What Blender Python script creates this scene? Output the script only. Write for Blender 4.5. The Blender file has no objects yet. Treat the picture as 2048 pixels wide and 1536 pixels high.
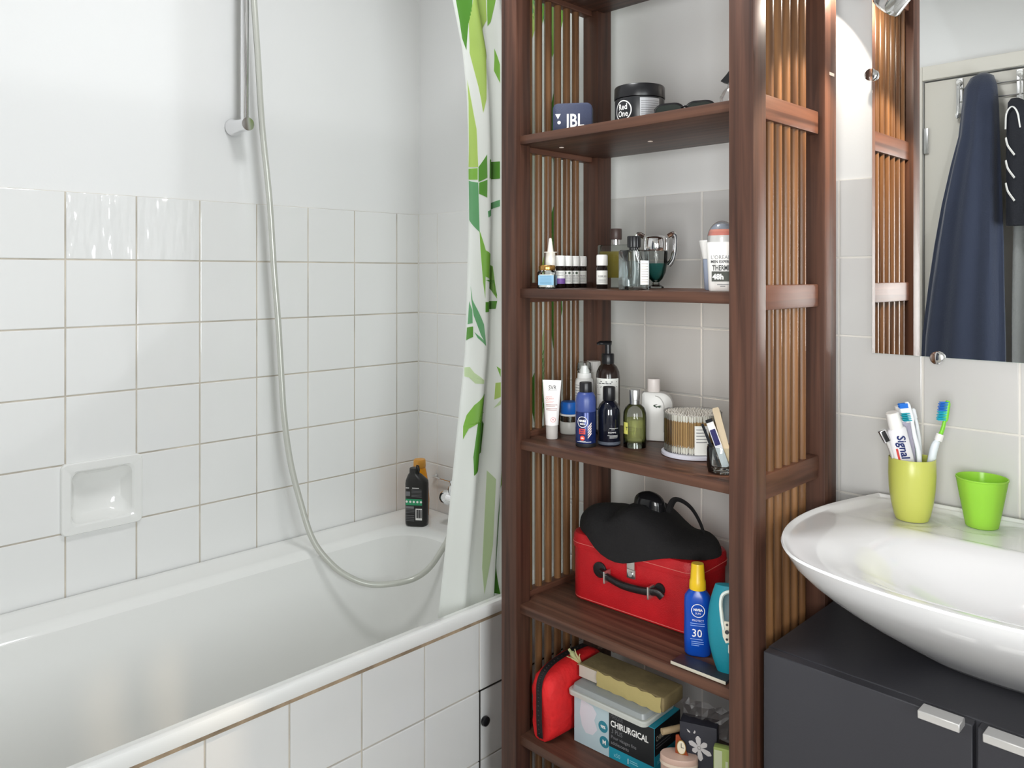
import bpy, bmesh, math, random
from mathutils import Vector, Matrix
from mathutils.geometry import tessellate_polygon
random.seed(7)
PI = math.pi
sin, cos = math.sin, math.cos
sc = bpy.context.scene
COL = sc.collection

# ------------------------------------------------------------------ camera, world, lights, exposure
YAW = 0.7809
cd = bpy.data.cameras.new('camera'); cam = bpy.data.objects.new('camera', cd); COL.objects.link(cam)
cam.location = (1.9496, -1.554, 1.29); cam.rotation_euler = (PI/2, 0, YAW)
cd.sensor_width = 36.0; cd.lens = 1591.6/2048*36.0; cd.shift_y = -(768-547.34)/2048
cd.clip_start = 0.01
sc.camera = cam
sc.view_settings.view_transform = 'Standard'; sc.view_settings.look = 'None'
sc.view_settings.gamma = 1.0; sc.view_settings.use_curve_mapping = False
sc.view_settings.exposure = 0.0
w = bpy.data.worlds.new('world'); sc.world = w; w.use_nodes = True
w.node_tree.nodes['Background'].inputs[0].default_value = (0.8, 0.9, 1.0, 1); w.node_tree.nodes['Background'].inputs[1].default_value = 0.3
sc.cycles.max_bounces = 10; sc.cycles.diffuse_bounces = 6; sc.cycles.glossy_bounces = 5
sc.cycles.transmission_bounces = 10; sc.cycles.transparent_max_bounces = 16
sc.cycles.use_denoising = True; sc.cycles.caustics_reflective = False; sc.cycles.caustics_refractive = False
sc.cycles.sample_clamp_indirect = 6.0
def lamp(name, kind, loc, energy, color=(1,1,1), size=0.05, aim=None, spot=None, blend=0.1):
    d = bpy.data.lights.new(name, kind); d.energy = energy; d.color = color
    if kind == 'AREA': d.shape = 'DISK'; d.size = size
    else: d.shadow_soft_size = size
    if spot: d.spot_size = spot; d.spot_blend = blend
    o = bpy.data.objects.new(name, d); COL.objects.link(o); o.location = loc
    if aim is not None: o.rotation_euler = Vector(aim).to_track_quat('-Z', 'Y').to_euler()
    return o
LAMP1 = Vector((1.376, -0.100, 1.822)); AIM1 = Vector((-0.75, -0.25, -0.61)).normalized()
LAMP2 = Vector((1.90, -0.25, 1.83)); AIM2 = Vector((-0.8306, -0.5555, 0.0394)).normalized()
lamp('guessed_ceiling_bulb', 'AREA', (0.98, -0.80, 2.42), 10.8, (0.97, 0.985, 1.0), 0.30, (0, 0, -1))  # guessed lamp out of view, tuned to match the overall brightness
lamp('spot_bulb', 'SPOT', LAMP1, 3.6, (1.0, 0.90, 0.78), 0.010, AIM1, math.radians(144), 0.04)
LAMP3 = Vector((1.67, -0.13, 1.86)); AIM3 = (Vector((1.338, -0.22, 1.47))-LAMP3).normalized()
lamp('added_side_spot', 'SPOT', LAMP3, 40.0, (1.0, 0.80, 0.58), 0.012, AIM3, math.radians(44), 0.4)  # unseen spot added to warm and brighten the rack's right side
lamp('added_bath_spot', 'SPOT', LAMP2, 18.0, (0.92, 0.96, 1.0), 0.012, AIM2, math.radians(56.5), 0.04)  # unseen spot added to shape the lit patch on the bath wall

WX0, WX1, WZ0, WZ1 = 1.74, 2.38, 0.80, 1.65               # unseen window added in the front wall for frontal fill light
dl = lamp('added_window_light', 'AREA', ((WX0+WX1)/2, -1.95, (WZ0+WZ1)/2), 42.0, (1.0, 0.985, 0.97), 0.6, (0, 1, 0))
dl.data.shape = 'RECTANGLE'; dl.data.size = WX1-WX0; dl.data.size_y = WZ1-WZ0
VY0, VY1 = -1.55, -0.90                                    # second unseen window, added in the right wall for side fill
dr = lamp('added_window_light', 'AREA', (2.57, (VY0+VY1)/2, (WZ0+WZ1)/2), 31.0, (0.94, 0.975, 1.0), 0.6, (-1, 0, 0))
dr.data.shape = 'RECTANGLE'; dr.data.size = VY1-VY0; dr.data.size_y = WZ1-WZ0

# ------------------------------------------------------------------ materials
def C(h):
    h = h.lstrip('#'); v = [int(h[i:i+2], 16)/255 for i in (0, 2, 4)]
    return tuple((x/12.92 if x <= 0.04045 else ((x+0.055)/1.055)**2.4) for x in v)
MATS = {}
def M(name, color, rough=0.5, metal=0.0, trans=0.0, ior=1.45, coat=0.0, bump=0.0, bscale=40.0, var=0.0, vscale=12.0, sheen=0.0, sss=0.0, stretch=None):
    if name in MATS: return MATS[name]
    if isinstance(color, str): color = C(color)
    m = bpy.data.materials.new(name); m.use_nodes = True; nt = m.node_tree; b = nt.nodes['Principled BSDF']
    b.inputs['Base Color'].default_value = (*color, 1); b.inputs['Roughness'].default_value = rough
    b.inputs['Metallic'].default_value = metal; b.inputs['Transmission Weight'].default_value = trans
    b.inputs['IOR'].default_value = ior; b.inputs['Coat Weight'].default_value = coat
    b.inputs['Coat Roughness'].default_value = 0.06
    b.inputs['Sheen Weight'].default_value = sheen
    if sss: b.inputs['Subsurface Weight'].default_value = sss; b.inputs['Subsurface Radius'].default_value = (0.01, 0.01, 0.01)
    if bump or var:
        tc = nt.nodes.new('ShaderNodeTexCoord'); mp = nt.nodes.new('ShaderNodeMapping')
        nt.links.new(tc.outputs['Object'], mp.inputs['Vector'])
        if stretch: mp.inputs['Scale'].default_value = stretch
    if bump:
        n = nt.nodes.new('ShaderNodeTexNoise'); n.inputs['Scale'].default_value = bscale; n.inputs['Detail'].default_value = 4
        bp = nt.nodes.new('ShaderNodeBump'); bp.inputs['Strength'].default_value = bump; bp.inputs['Distance'].default_value = 0.004
        nt.links.new(mp.outputs[0], n.inputs['Vector']); nt.links.new(n.outputs['Fac'], bp.inputs['Height']); nt.links.new(bp.outputs[0], b.inputs['Normal'])
    if var:
        n2 = nt.nodes.new('ShaderNodeTexNoise'); n2.inputs['Scale'].default_value = vscale; n2.inputs['Detail'].default_value = 5
        r = nt.nodes.new('ShaderNodeValToRGB'); e = r.color_ramp.elements
        e[0].position = 0.3; e[1].position = 0.7
        e[0].color = (*[max(0, c*(1-var)) for c in color], 1); e[1].color = (*[min(1, c*(1+var)) for c in color], 1)
        nt.links.new(mp.outputs[0], n2.inputs['Vector']); nt.links.new(n2.outputs['Fac'], r.inputs['Fac']); nt.links.new(r.outputs[0], b.inputs['Base Color'])
    MATS[name] = m; return m
def thin(name, tint, gloss=1.0, rough=0.02, haze=0.0, hazecol=(0.8, 0.8, 0.8)):
    """clear thin-walled plastic or glass: fresnel mix of see-through and reflection, with optional milky haze"""
    if name in MATS: return MATS[name]
    m = bpy.data.materials.new(name); m.use_nodes = True; nt = m.node_tree; nt.nodes.clear()
    out = nt.nodes.new('ShaderNodeOutputMaterial'); t = nt.nodes.new('ShaderNodeBsdfTransparent'); t.inputs[0].default_value = (*tint, 1)
    g = nt.nodes.new('ShaderNodeBsdfGlossy'); g.inputs['Roughness'].default_value = rough
    f = nt.nodes.new('ShaderNodeFresnel'); f.inputs[0].default_value = 1.45
    k = nt.nodes.new('ShaderNodeMath'); k.operation = 'MULTIPLY'; k.inputs[1].default_value = gloss; nt.links.new(f.outputs[0], k.inputs[0])
    base = t
    if haze:
        d = nt.nodes.new('ShaderNodeBsdfDiffuse'); d.inputs[0].default_value = (*hazecol, 1)
        mh = nt.nodes.new('ShaderNodeMixShader'); mh.inputs[0].default_value = haze
        nt.links.new(t.outputs[0], mh.inputs[1]); nt.links.new(d.outputs[0], mh.inputs[2]); base = mh
    mx = nt.nodes.new('ShaderNodeMixShader'); nt.links.new(k.outputs[0], mx.inputs[0]); nt.links.new(base.outputs[0], mx.inputs[1]); nt.links.new(g.outputs[0], mx.inputs[2])
    nt.links.new(mx.outputs[0], out.inputs[0]); MATS[name] = m; return m
def cloth(name, color, transl=0.4):
    if name in MATS: return MATS[name]
    m = bpy.data.materials.new(name); m.use_nodes = True; nt = m.node_tree; nt.nodes.clear()
    out = nt.nodes.new('ShaderNodeOutputMaterial'); d = nt.nodes.new('ShaderNodeBsdfPrincipled'); d.inputs['Base Color'].default_value = (*color, 1); d.inputs['Roughness'].default_value = 0.45
    t = nt.nodes.new('ShaderNodeBsdfTranslucent'); t.inputs[0].default_value = (*color, 1)
    mx = nt.nodes.new('ShaderNodeMixShader'); mx.inputs[0].default_value = transl
    nt.links.new(d.outputs[0], mx.inputs[1]); nt.links.new(t.outputs[0], mx.inputs[2]); nt.links.new(mx.outputs[0], out.inputs[0]); MATS[name] = m; return m
def wood(name, dark, light, axis, rough=0.45):
    m = bpy.data.materials.new(name); m.use_nodes = True; nt = m.node_tree; b = nt.nodes['Principled BSDF']
    tc = nt.nodes.new('ShaderNodeTexCoord'); oi = nt.nodes.new('ShaderNodeObjectInfo'); add = nt.nodes.new('ShaderNodeVectorMath'); add.operation = 'ADD'
    nt.links.new(tc.outputs['Object'], add.inputs[0]); nt.links.new(oi.outputs['Random'], add.inputs[1])
    mp = nt.nodes.new('ShaderNodeMapping'); s = [70, 70, 70]; s[axis] = 2.5; mp.inputs['Scale'].default_value = s
    n = nt.nodes.new('ShaderNodeTexNoise'); n.inputs['Scale'].default_value = 1.0; n.inputs['Detail'].default_value = 5; n.inputs['Distortion'].default_value = 0.6
    r = nt.nodes.new('ShaderNodeValToRGB'); r.color_ramp.elements[0].position = 0.32; r.color_ramp.elements[1].position = 0.72
    r.color_ramp.elements[0].color = (*dark, 1); r.color_ramp.elements[1].color = (*light, 1)
    nt.links.new(add.outputs[0], mp.inputs['Vector']); nt.links.new(mp.outputs[0], n.inputs['Vector']); nt.links.new(n.outputs['Fac'], r.inputs['Fac']); nt.links.new(r.outputs[0], b.inputs['Base Color'])
    bp = nt.nodes.new('ShaderNodeBump'); bp.inputs['Strength'].default_value = 0.12; bp.inputs['Distance'].default_value = 0.001
    nt.links.new(n.outputs['Fac'], bp.inputs['Height']); nt.links.new(bp.outputs[0], b.inputs['Normal'])
    b.inputs['Roughness'].default_value = rough; b.inputs['Specular IOR Level'].default_value = 0.35
    MATS[name] = m; return m
def wavy(name, color, rough, strength, scale):
    """glazed ceramic tile: gently wavy glaze"""
    m = bpy.data.materials.new(name); m.use_nodes = True; nt = m.node_tree; b = nt.nodes['Principled BSDF']
    b.inputs['Base Color'].default_value = (*color, 1); b.inputs['Roughness'].default_value = rough
    g = nt.nodes.new('ShaderNodeNewGeometry'); mp = nt.nodes.new('ShaderNodeMapping'); mp.inputs['Scale'].default_value = (1, 1.6, 0.5)
    n = nt.nodes.new('ShaderNodeTexNoise'); n.inputs['Scale'].default_value = scale; n.inputs['Detail'].default_value = 1.5
    bp = nt.nodes.new('ShaderNodeBump'); bp.inputs['Strength'].default_value = strength; bp.inputs['Distance'].default_value = 0.01
    nt.links.new(g.outputs['Position'], mp.inputs['Vector']); nt.links.new(mp.outputs[0], n.inputs['Vector']); nt.links.new(n.outputs['Fac'], bp.inputs['Height']); nt.links.new(bp.outputs[0], b.inputs['Normal'])
    MATS[name] = m; return m
tile_m = wavy('glazed_tile', (0.80, 0.80, 0.79), 0.06, 0.10, 14.0)
tile_w = wavy('rippled_glaze_tile', (0.80, 0.80, 0.79), 0.04, 0.75, 24.0)
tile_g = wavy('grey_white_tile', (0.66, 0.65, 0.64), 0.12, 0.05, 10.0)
paint = M('wall_paint', (0.80, 0.80, 0.795), 0.6, bump=0.04, bscale=160)
ceilm = M('ceiling_paint', (0.82, 0.82, 0.81), 0.7, bump=0.03, bscale=120)
grout_w = M('grout_warm', '#c3bbae', 0.9, var=0.25, vscale=9)
grout_l = M('grout_light', '#e6e2dc', 0.9, var=0.1, vscale=9)
floor_m = M('floor_tile', '#cfcac2', 0.35, var=0.12, vscale=5)
enamel = M('bath_enamel', (0.80, 0.80, 0.78), 0.08, coat=0.3)
ceramic = M('sink_ceramic', (0.80, 0.80, 0.81), 0.05, coat=0.3)
wood_v = wood('dark_wood_upright', C('#352119'), C('#5c3d30'), 2)
wood_x = wood('dark_wood_shelf', C('#3b251c'), C('#644435'), 0)
wood_y = wood('dark_wood_rail', C('#3f261c'), C('#694535'), 1)
rod_m = wood('honey_brown_rod', C('#4c321f'), C('#805b3a'), 2, 0.3)
chrome = M('chrome', (0.85, 0.85, 0.86), 0.07, 1.0)
steel = M('brushed_metal', (0.62, 0.62, 0.62), 0.28, 1.0)
alu = M('matt_aluminium', (0.72, 0.71, 0.70), 0.35, 0.6)
mirror_m = M('mirror_silver', (0.93, 0.94, 0.93), 0.0, 1.0)
glass_edge = M('glass_edge', '#c9d6d2', 0.1)
cab_m = M('anthracite_laminate', '#35353a', 0.42, bump=0.05, bscale=300)
black = M('black_plastic', '#17171a', 0.32)
blackm = M('matt_black', '#151518', 0.6)
white = M('white_plastic', '#f1f0ed', 0.3)
whitem = M('white_print', '#f4f3f0', 0.5)
navy_b = M('navy_plastic', '#1d2c66', 0.28)
ink = M('black_ink', '#1b1b1e', 0.5)
greyink = M('grey_ink', '#77777a', 0.5)
redink = M('red_ink', '#c8453e', 0.5)
orange = M('orange_red_print', '#dd4a33', 0.45)
gold = M('gold_metal', '#c99a58', 0.25, 0.9)
glass = thin('clear_glass', (0.95, 0.97, 0.96))
clearp = thin('clear_plastic', (0.96, 0.96, 0.96), 0.8, 0.06, 0.10, (0.85, 0.85, 0.85))
milky = thin('milky_plastic', (0.80, 0.83, 0.82), 0.7, 0.15, 0.5, (0.62, 0.66, 0.66))

# ------------------------------------------------------------------ mesh helpers
def B(): return bmesh.new()
def box(bm, x0, x1, y0, y1, z0, z1, bev=0.0, seg=2):
    r = bmesh.ops.create_cube(bm, size=1.0)
    for v in r['verts']:
        v.co = Vector((x0+(v.co.x+.5)*(x1-x0), y0+(v.co.y+.5)*(y1-y0), z0+(v.co.z+.5)*(z1-z0)))
    if bev > 0:
        es = set()
        for v in r['verts']: es.update(v.link_edges)
        bmesh.ops.bevel(bm, geom=list(es), offset=bev, segments=seg, affect='EDGES', profile=0.6)
    return bm
def loft(bm, rings, cap0=True, cap1=True, close=True):
    vr = [[bm.verts.new(p) for p in r] for r in rings]
    n = len(vr[0])
    for a, b in zip(vr, vr[1:]):
        for i in range(n if close else n-1):
            j = (i+1) % n
            bm.faces.new((a[i], a[j], b[j], b[i]))
    if cap0: bm.faces.new(list(reversed(vr[0])))
    if cap1: bm.faces.new(vr[-1])
    return bm
def lathe(bm, prof, n=28, sx=1.0, sy=1.0, cx=0.0, cy=0.0, cap0=True, cap1=True, flute=0.0, nf=0):
    rings = []
    for r, z in prof:
        ring = []
        for i in range(n):
            a = 2*PI*i/n; k = r*(1-flute*(i % 2)) if flute else r
            ring.append((cx+k*cos(a)*sx, cy+k*sin(a)*sy, z))
        rings.append(ring)
    return loft(bm, rings, cap0, cap1)
def rrect(w, d, r, n=5, cx=0.0, cy=0.0):
    pts = []
    for qx, qy, a0 in ((1, 1, 0), (-1, 1, PI/2), (-1, -1, PI), (1, -1, 1.5*PI)):
        for i in range(n+1):
            a = a0+PI/2*i/n
            pts.append((cx+qx*(w/2-r)+r*cos(a), cy+qy*(d/2-r)+r*sin(a)))
    return pts
def rloft(bm, secs, n=5, cap0=True, cap1=True):
    """sections of (z, width, depth, corner radius[, cx, cy])"""
    return loft(bm, [[(x, y, s[0]) for x, y in rrect(s[1], s[2], s[3], n, *(s[4:6] if len(s) > 4 else ()))] for s in secs], cap0, cap1)
def frames(pts):
    P = [Vector(p) for p in pts]; T = []
    for i in range(len(P)):
        T.append((P[min(i+1, len(P)-1)]-P[max(i-1, 0)]).normalized())
    u = T[0].orthogonal().normalized(); fr = []
    for t in T:
        u = (u - t*u.dot(t)).normalized(); fr.append((u, t.cross(u)))
    return P, fr
def tube(bm, pts, rad, n=10, flat=1.0, cap=True):
    P, fr = frames(pts); rings = []
    for i, (p, (u, v)) in enumerate(zip(P, fr)):
        r = rad[i] if isinstance(rad, (list, tuple)) else rad
        rings.append([p+u*r*cos(2*PI*k/n)+v*r*flat*sin(2*PI*k/n) for k in range(n)])
    return loft(bm, rings, cap, cap)
def spline(pts, k=8):
    P = [Vector(p) for p in pts]; P = [2*P[0]-P[1]]+P+[2*P[-1]-P[-2]]; out = []
    for i in range(1, len(P)-2):
        a, b, c, d = P[i-1:i+3]
        for j in range(k):
            t = j/k
            out.append(0.5*((2*b)+(c-a)*t+(2*a-5*b+4*c-d)*t*t+(3*b-3*c+d-a)*t**3))
    out.append(P[-2]); return out
def prism(bm, poly, y0, y1):
    """outline in x,z pushed through y"""
    return loft(bm, [[(x, y0, z) for x, z in poly], [(x, y1, z) for x, z in poly]])
def cylx(bm, p0, p1, r, n=20): return tube(bm, [p0, p1], r, n)
def disc_pts(r, n=24, cx=0, cz=0): return [(cx+r*cos(2*PI*i/n), cz+r*sin(2*PI*i/n)) for i in range(n)]
def obj(name, bm, mat, parent=None, smooth=True, label=None):
    bmesh.ops.recalc_face_normals(bm, faces=bm.faces[:])
    me = bpy.data.meshes.new(name); bm.to_mesh(me); bm.free()
    for m in (mat if isinstance(mat, (list, tuple)) else [mat]): me.materials.append(m)
    if smooth:
        me.polygons.foreach_set('use_smooth', [True]*len(me.polygons))
        try: me.set_sharp_from_angle(angle=math.radians(38))
        except Exception: pass
    o = bpy.data.objects.new(name, me); COL.objects.link(o)
    if parent: o.parent = parent
    if label: o['label'] = label
    return o
def tag(o, label, cat, group=None):
    o['label'] = label; o['category'] = cat
    if group: o['group'] = group
    return o
SCALE = 1.0
def thing(name, label, cat, loc=(0, 0, 0), rz=0.0, group=None):
    o = bpy.data.objects.new(name, None); COL.objects.link(o); o.location = loc; o.rotation_euler = (0, 0, rz); o.scale = (SCALE, SCALE, SCALE); o.empty_display_size = 0.02
    return tag(o, label, cat, group)
def struct(name, bm, mat, smooth=False):
    o = obj(name, bm, mat, None, smooth); o['kind'] = 'structure'; return o
def dup(root, loc, rz, label=None, group=None):
    r = root.copy(); COL.objects.link(r); r.location = loc; r.rotation_euler = (0, 0, rz)
    if label: r['label'] = label
    if group: r['group'] = group
    for ch in list(root.children):
        c = ch.copy(); COL.objects.link(c); c.parent = r
        for g in ch.children:
            d = g.copy(); COL.objects.link(d); d.parent = c
    return r
# flat print: patches and lettering laid on a surface through place(x, y)
def flatp(d, x0=0.0, z0=0.0): return lambda x, y: Vector((x0+x, -d, z0+y))
def cylp(R, z0=0.0, th0=0.0, k=1.0): return lambda x, y: Vector((R*sin(th0+x/R), -R*cos(th0+x/R)*k, z0+y))
def sidep(xx, y0=0.0, z0=0.0): return lambda x, y: Vector((xx, y0+x, z0+y))
def patch(bm, place, x0, x1, y0, y1, nx=8, ny=1):
    g = [[bm.verts.new(place(x0+(x1-x0)*i/nx, y0+(y1-y0)*j/ny)) for i in range(nx+1)] for j in range(ny+1)]
    for j in range(ny):
        for i in range(nx): bm.faces.new((g[j][i], g[j][i+1], g[j+1][i+1], g[j+1][i]))
    return bm
def pdisc(bm, place, cx, cy, r, n=28, rin=0.0):
    o = [bm.verts.new(place(cx+r*cos(2*PI*i/n), cy+r*sin(2*PI*i/n))) for i in range(n)]
    if rin > 0:
        q = [bm.verts.new(place(cx+rin*cos(2*PI*i/n), cy+rin*sin(2*PI*i/n))) for i in range(n)]
        for i in range(n): bm.faces.new((o[i], o[(i+1) % n], q[(i+1) % n], q[i]))
    else:
        c = bm.verts.new(place(cx, cy))
        for i in range(n): bm.faces.new((o[i], o[(i+1) % n], c))
    return bm
def ppoly(bm, place, poly):
    vs = [bm.verts.new(place(x, y)) for x, y in poly]
    for t in tessellate_polygon([[Vector((x, y, 0)) for x, y in poly]]): bm.faces.new([vs[i] for i in t])
    return bm
def prints(parent, place, rows, mat, h=0.0012, name='print_lines'):
    bm = B()
    for x0, x1, y in rows: patch(bm, place, x0, x1, y, y+h, 4, 1)
    return obj(name, bm, mat, parent, False)
def text(s, size, mat, parent, place, x=0.0, y=0.0, cond=1.0, bold=0.0, align='CENTER', rot=0.0, name='lettering', shear=0.0):
    cu = bpy.data.curves.new('t', 'FONT'); cu.body = s; cu.size = size; cu.align_x = align; cu.offset = bold*size; cu.resolution_u = 2; cu.shear = shear
    t = bpy.data.objects.new('t', cu); COL.objects.link(t)
    me = bpy.data.meshes.new_from_object(t.evaluated_get(bpy.context.evaluated_depsgraph_get()))
    bpy.data.objects.remove(t); bpy.data.curves.remove(cu)
    for v in me.vertices:
        a, b = v.co.x*cond, v.co.y
        v.co = place(x+a*cos(rot)-b*sin(rot), y+a*sin(rot)+b*cos(rot))
    me.materials.clear(); me.materials.append(mat); me.name = name
    o = bpy.data.objects.new(name, me); COL.objects.link(o); o.parent = parent; return o

# ------------------------------------------------------------------ room shell
RX, FY, CZ = 2.45, -1.83, 2.50
struct('floor', box(B(), -0.1, RX+0.1, FY-0.1, 0.1, -0.06, 0.0), floor_m)
struct('ceiling', box(B(), -0.1, RX+0.1, FY-0.1, 0.1, CZ, CZ+0.06), ceilm)
NY0, NY1, NZ0, NZ1 = -0.996, -0.845, 0.718, 0.856          # opening for the soap niche
b = B(); box(b, -0.10, -0.0045, FY-0.1, NY0, 0, CZ); box(b, -0.10, -0.0045, NY1, 0.1, 0, CZ); box(b, -0.10, -0.0045, NY0, NY1, 0, NZ0); box(b, -0.10, -0.0045, NY0, NY1, NZ1, CZ)
wl = struct('wall_left', b, paint)
wb = struct('wall_back', box(B(), -0.0045, RX+0.1, 0.0045, 0.10, 0, CZ), paint)
b = B(); box(b, RX, RX+0.1, FY-0.1, VY0, 0, CZ); box(b, RX, RX+0.1, VY1, 0.0045, 0, CZ); box(b, RX, RX+0.1, VY0, VY1, 0, WZ0); box(b, RX, RX+0.1, VY0, VY1, WZ1, CZ)
struct('wall_right', b, paint)
DX0, DX1, DZ = 0.895, 1.625, 2.045
bm = B(); box(bm, -0.0045, DX0, FY-0.1, FY, 0, CZ); box(bm, DX1, WX0, FY-0.1, FY, 0, CZ); box(bm, WX1, RX, FY-0.1, FY, 0, CZ); box(bm, WX0, WX1, FY-0.1, FY, 0, WZ0); box(bm, WX0, WX1, FY-0.1, FY, WZ1, CZ); box(bm, DX0, DX1, FY-0.1, FY, DZ, CZ)
struct('wall_front', bm, paint)
PT = 0.1523; Z0 = 1.3216; GJ = 0.0017       # tile pitch, a grout line, half joint
tile_cache = {}
def tile(parent, plane, a0, a1, z0, z1, mat):
    """one tile on plane X=0 ('x'), Y=0 ('y') or the bath panel ('p'): front face in the plane, edges rounded"""
    key = (plane, round(a1-a0, 4), round(z1-z0, 4), mat.name)
    if key not in tile_cache:
        b = B(); W, H = a1-a0-2*GJ, z1-z0-2*GJ; t = 0.004; e = 0.0012
        rings = [[(x, y, d) for x, y in ((-W/2+k, -H/2+k), (W/2-k, -H/2+k), (W/2-k, H/2-k), (-W/2+k, H/2-k))] for d, k in ((-t, 0), (-e, 0), (-e*0.3, e*0.35), (0, e*1.3))]
        loft(b, rings, False, True)
        R = {'x': Matrix(((0, 0, 1), (1, 0, 0), (0, 1, 0))), 'p': Matrix(((0, 0, 1), (1, 0, 0), (0, 1, 0))), 'y': Matrix(((1, 0, 0), (0, 0, -1), (0, 1, 0)))}[plane]
        for v in b.verts: v.co = R @ v.co
        bmesh.ops.recalc_face_normals(b, faces=b.faces[:])
        me = bpy.data.meshes.new('tile'); b.to_mesh(me); b.free(); me.materials.append(mat)
        f = max(me.polygons, key=lambda p: p.area); n = f.normal
        want = Vector((0, -1, 0)) if plane == 'y' else Vector((1, 0, 0))
        if n.dot(want) < 0: me.flip_normals()
        tile_cache[key] = me
    o = bpy.data.objects.new('tile', tile_cache[key]); COL.objects.link(o)
    c, zc = (a0+a1)/2, (z0+z1)/2; j = random.uniform(-0.0003, 0.0003)
    o.location = {'x': (j, c, zc), 'y': (c, -j, zc), 'p': (0.682+j, c, zc)}[plane]
    o.parent = parent; return o
ZT = Z0+PT
# left wall: grout bed, then tiles; the soap niche takes the place of one tile
A0 = 0.0828
b = B(); box(b, -0.0046, -0.0016, FY, NY0, 0.4, ZT-0.001); box(b, -0.0046, -0.0016, NY1, 0, 0.4, ZT-0.001); box(b, -0.0046, -0.0016, NY0, NY1, 0.4, NZ0); box(b, -0.0046, -0.0016, NY0, NY1, NZ1, ZT-0.001)
obj('grout', b, grout_w, wl, False)
edges_l = [0.0]+[-(A0+k*PT) for k in range(12)]
edges_l = [e for e in edges_l if e > FY]+[FY]
zrows = [ZT-k*PT for k in range(7)]
for a, b_ in zip(edges_l, edges_l[1:]):
    for zt, zb in zip(zrows, zrows[1:]):
        if abs(a-(-(A0+5*PT))) < 0.001 and abs(zt-(Z0-3*PT)) < 0.001: continue
        tile(wl, 'x', b_, a, zb, zt, tile_w if abs(zt-ZT) < 0.001 and -(A0+6*PT)-0.01 < b_ < -(A0+4*PT)-0.01 else tile_m)
# back wall
B0 = 0.0902
obj('grout', box(B(), 0, RX, 0.0016, 0.0046, 0.1, ZT-0.001), grout_l, wb, False)
edges_b = [0.0]+[B0+k*PT for k in range(16)]
edges_b = [e for e in edges_b if e < RX-0.02]+[RX]
zrb = [ZT-k*PT for k in range(9)]
for a, b_ in zip(edges_b, edges_b[1:]):
    for k, (zt, zb) in enumerate(zip(zrb, zrb[1:])):
        if k > 5 and not (b_ > 0.68): continue
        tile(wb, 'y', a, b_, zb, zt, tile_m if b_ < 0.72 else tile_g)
obj('sealant', box(B(), -0.001, 0.0022, -0.0022, 0.001, 0.56, ZT), M('white_sealant', '#e8e6e0', 0.5), wl, False)
# soap niche in the left wall
t = thing('soap_dish', 'white ceramic recessed soap dish set among the wall tiles above the bath', 'soap dish', (0, -0.9205, 0.7867))
def yz(pts, x): return [(x, y, z) for y, z in pts]
b = B(); out = rrect(0.174, 0.160, 0.012, 5)
loft(b, [yz(rrect(0.174, 0.160, 0.012, 5), -0.003), yz(rrect(0.174, 0.160, 0.012, 5), 0.006), yz(rrect(0.170, 0.156, 0.012, 5), 0.009), yz(rrect(0.136, 0.124, 0.014, 5), 0.009), yz(rrect(0.129, 0.117, 0.018, 5), 0.004)], False, False)
obj('rim', b, enamel, t)
b = B(); loft(b, [yz(rrect(0.1292, 0.1172, 0.018, 5), 0.0042), yz(rrect(0.122, 0.110, 0.022, 5), -0.012), yz(rrect(0.100, 0.088, 0.03, 5), -0.030), yz(rrect(0.06, 0.05, 0.02, 5), -0.034)], False, True)
obj('basin', b, enamel, t)

# ------------------------------------------------------------------ door in the front wall (seen in the mirror)
lacq = M('door_lacquer', '#dcd8ce', 0.4)
d1 = struct('door_1', box(B(), DX0+0.004, DX1-0.004, FY-0.045, FY-0.006, 0.008, DZ-0.006, 0.002), lacq)
b = B(); box(b, DX0+0.002, DX0+0.02, FY-0.012, FY+0.004, 1.76, 1.86, 0.003); obj('hinge', b, steel, d1)
b = B(); tube(b, spline([(DX1-0.06, FY-0.01, 1.02), (DX1-0.06, FY+0.045, 1.02), (DX1-0.09, FY+0.052, 1.02), (DX1-0.17, FY+0.052, 1.015)], 5), 0.008, 10); obj('door_handle', b, steel, d1)
b = B()
box(b, DX0-0.055, DX0, FY, FY+0.012, 0, DZ+0.055, 0.003); box(b, DX1, DX1+0.055, FY, FY+0.012, 0, DZ+0.055, 0.003); box(b, DX0, DX1, FY, FY+0.012, DZ, DZ+0.055, 0.003)
struct('trim_1', b, lacq)

b = B()
for a0, a1, c0, c1 in ((WX0, WX0+0.05, WZ0, WZ1), (WX1-0.05, WX1, WZ0, WZ1), (WX0+0.05, WX1-0.05, WZ0, WZ0+0.05), (WX0+0.05, WX1-0.05, WZ1-0.05, WZ1)): box(b, a0, a1, FY-0.07, FY-0.02, c0, c1, 0.002, 1)
w1 = struct('added_window_1', b, white)  # frame of the added front window, there for its fill light
obj('pane', box(B(), WX0+0.05, WX1-0.05, FY-0.048, FY-0.042, WZ0+0.05, WZ1-0.05), thin('added_window_glass', (0.96, 0.97, 0.97)), w1, False)

b = B()
for a0, a1, c0, c1 in ((VY0, VY0+0.05, WZ0, WZ1), (VY1-0.05, VY1, WZ0, WZ1), (VY0+0.05, VY1-0.05, WZ0, WZ0+0.05), (VY0+0.05, VY1-0.05, WZ1-0.05, WZ1)): box(b, RX+0.02, RX+0.07, a0, a1, c0, c1, 0.002, 1)
w2 = struct('added_window_2', b, white)  # added side window, built to let the fill light in
obj('pane', box(B(), RX+0.042, RX+0.048, VY0+0.05, VY1-0.05, WZ0+0.05, WZ1-0.05), MATS['added_window_glass'], w2, False)

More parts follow.
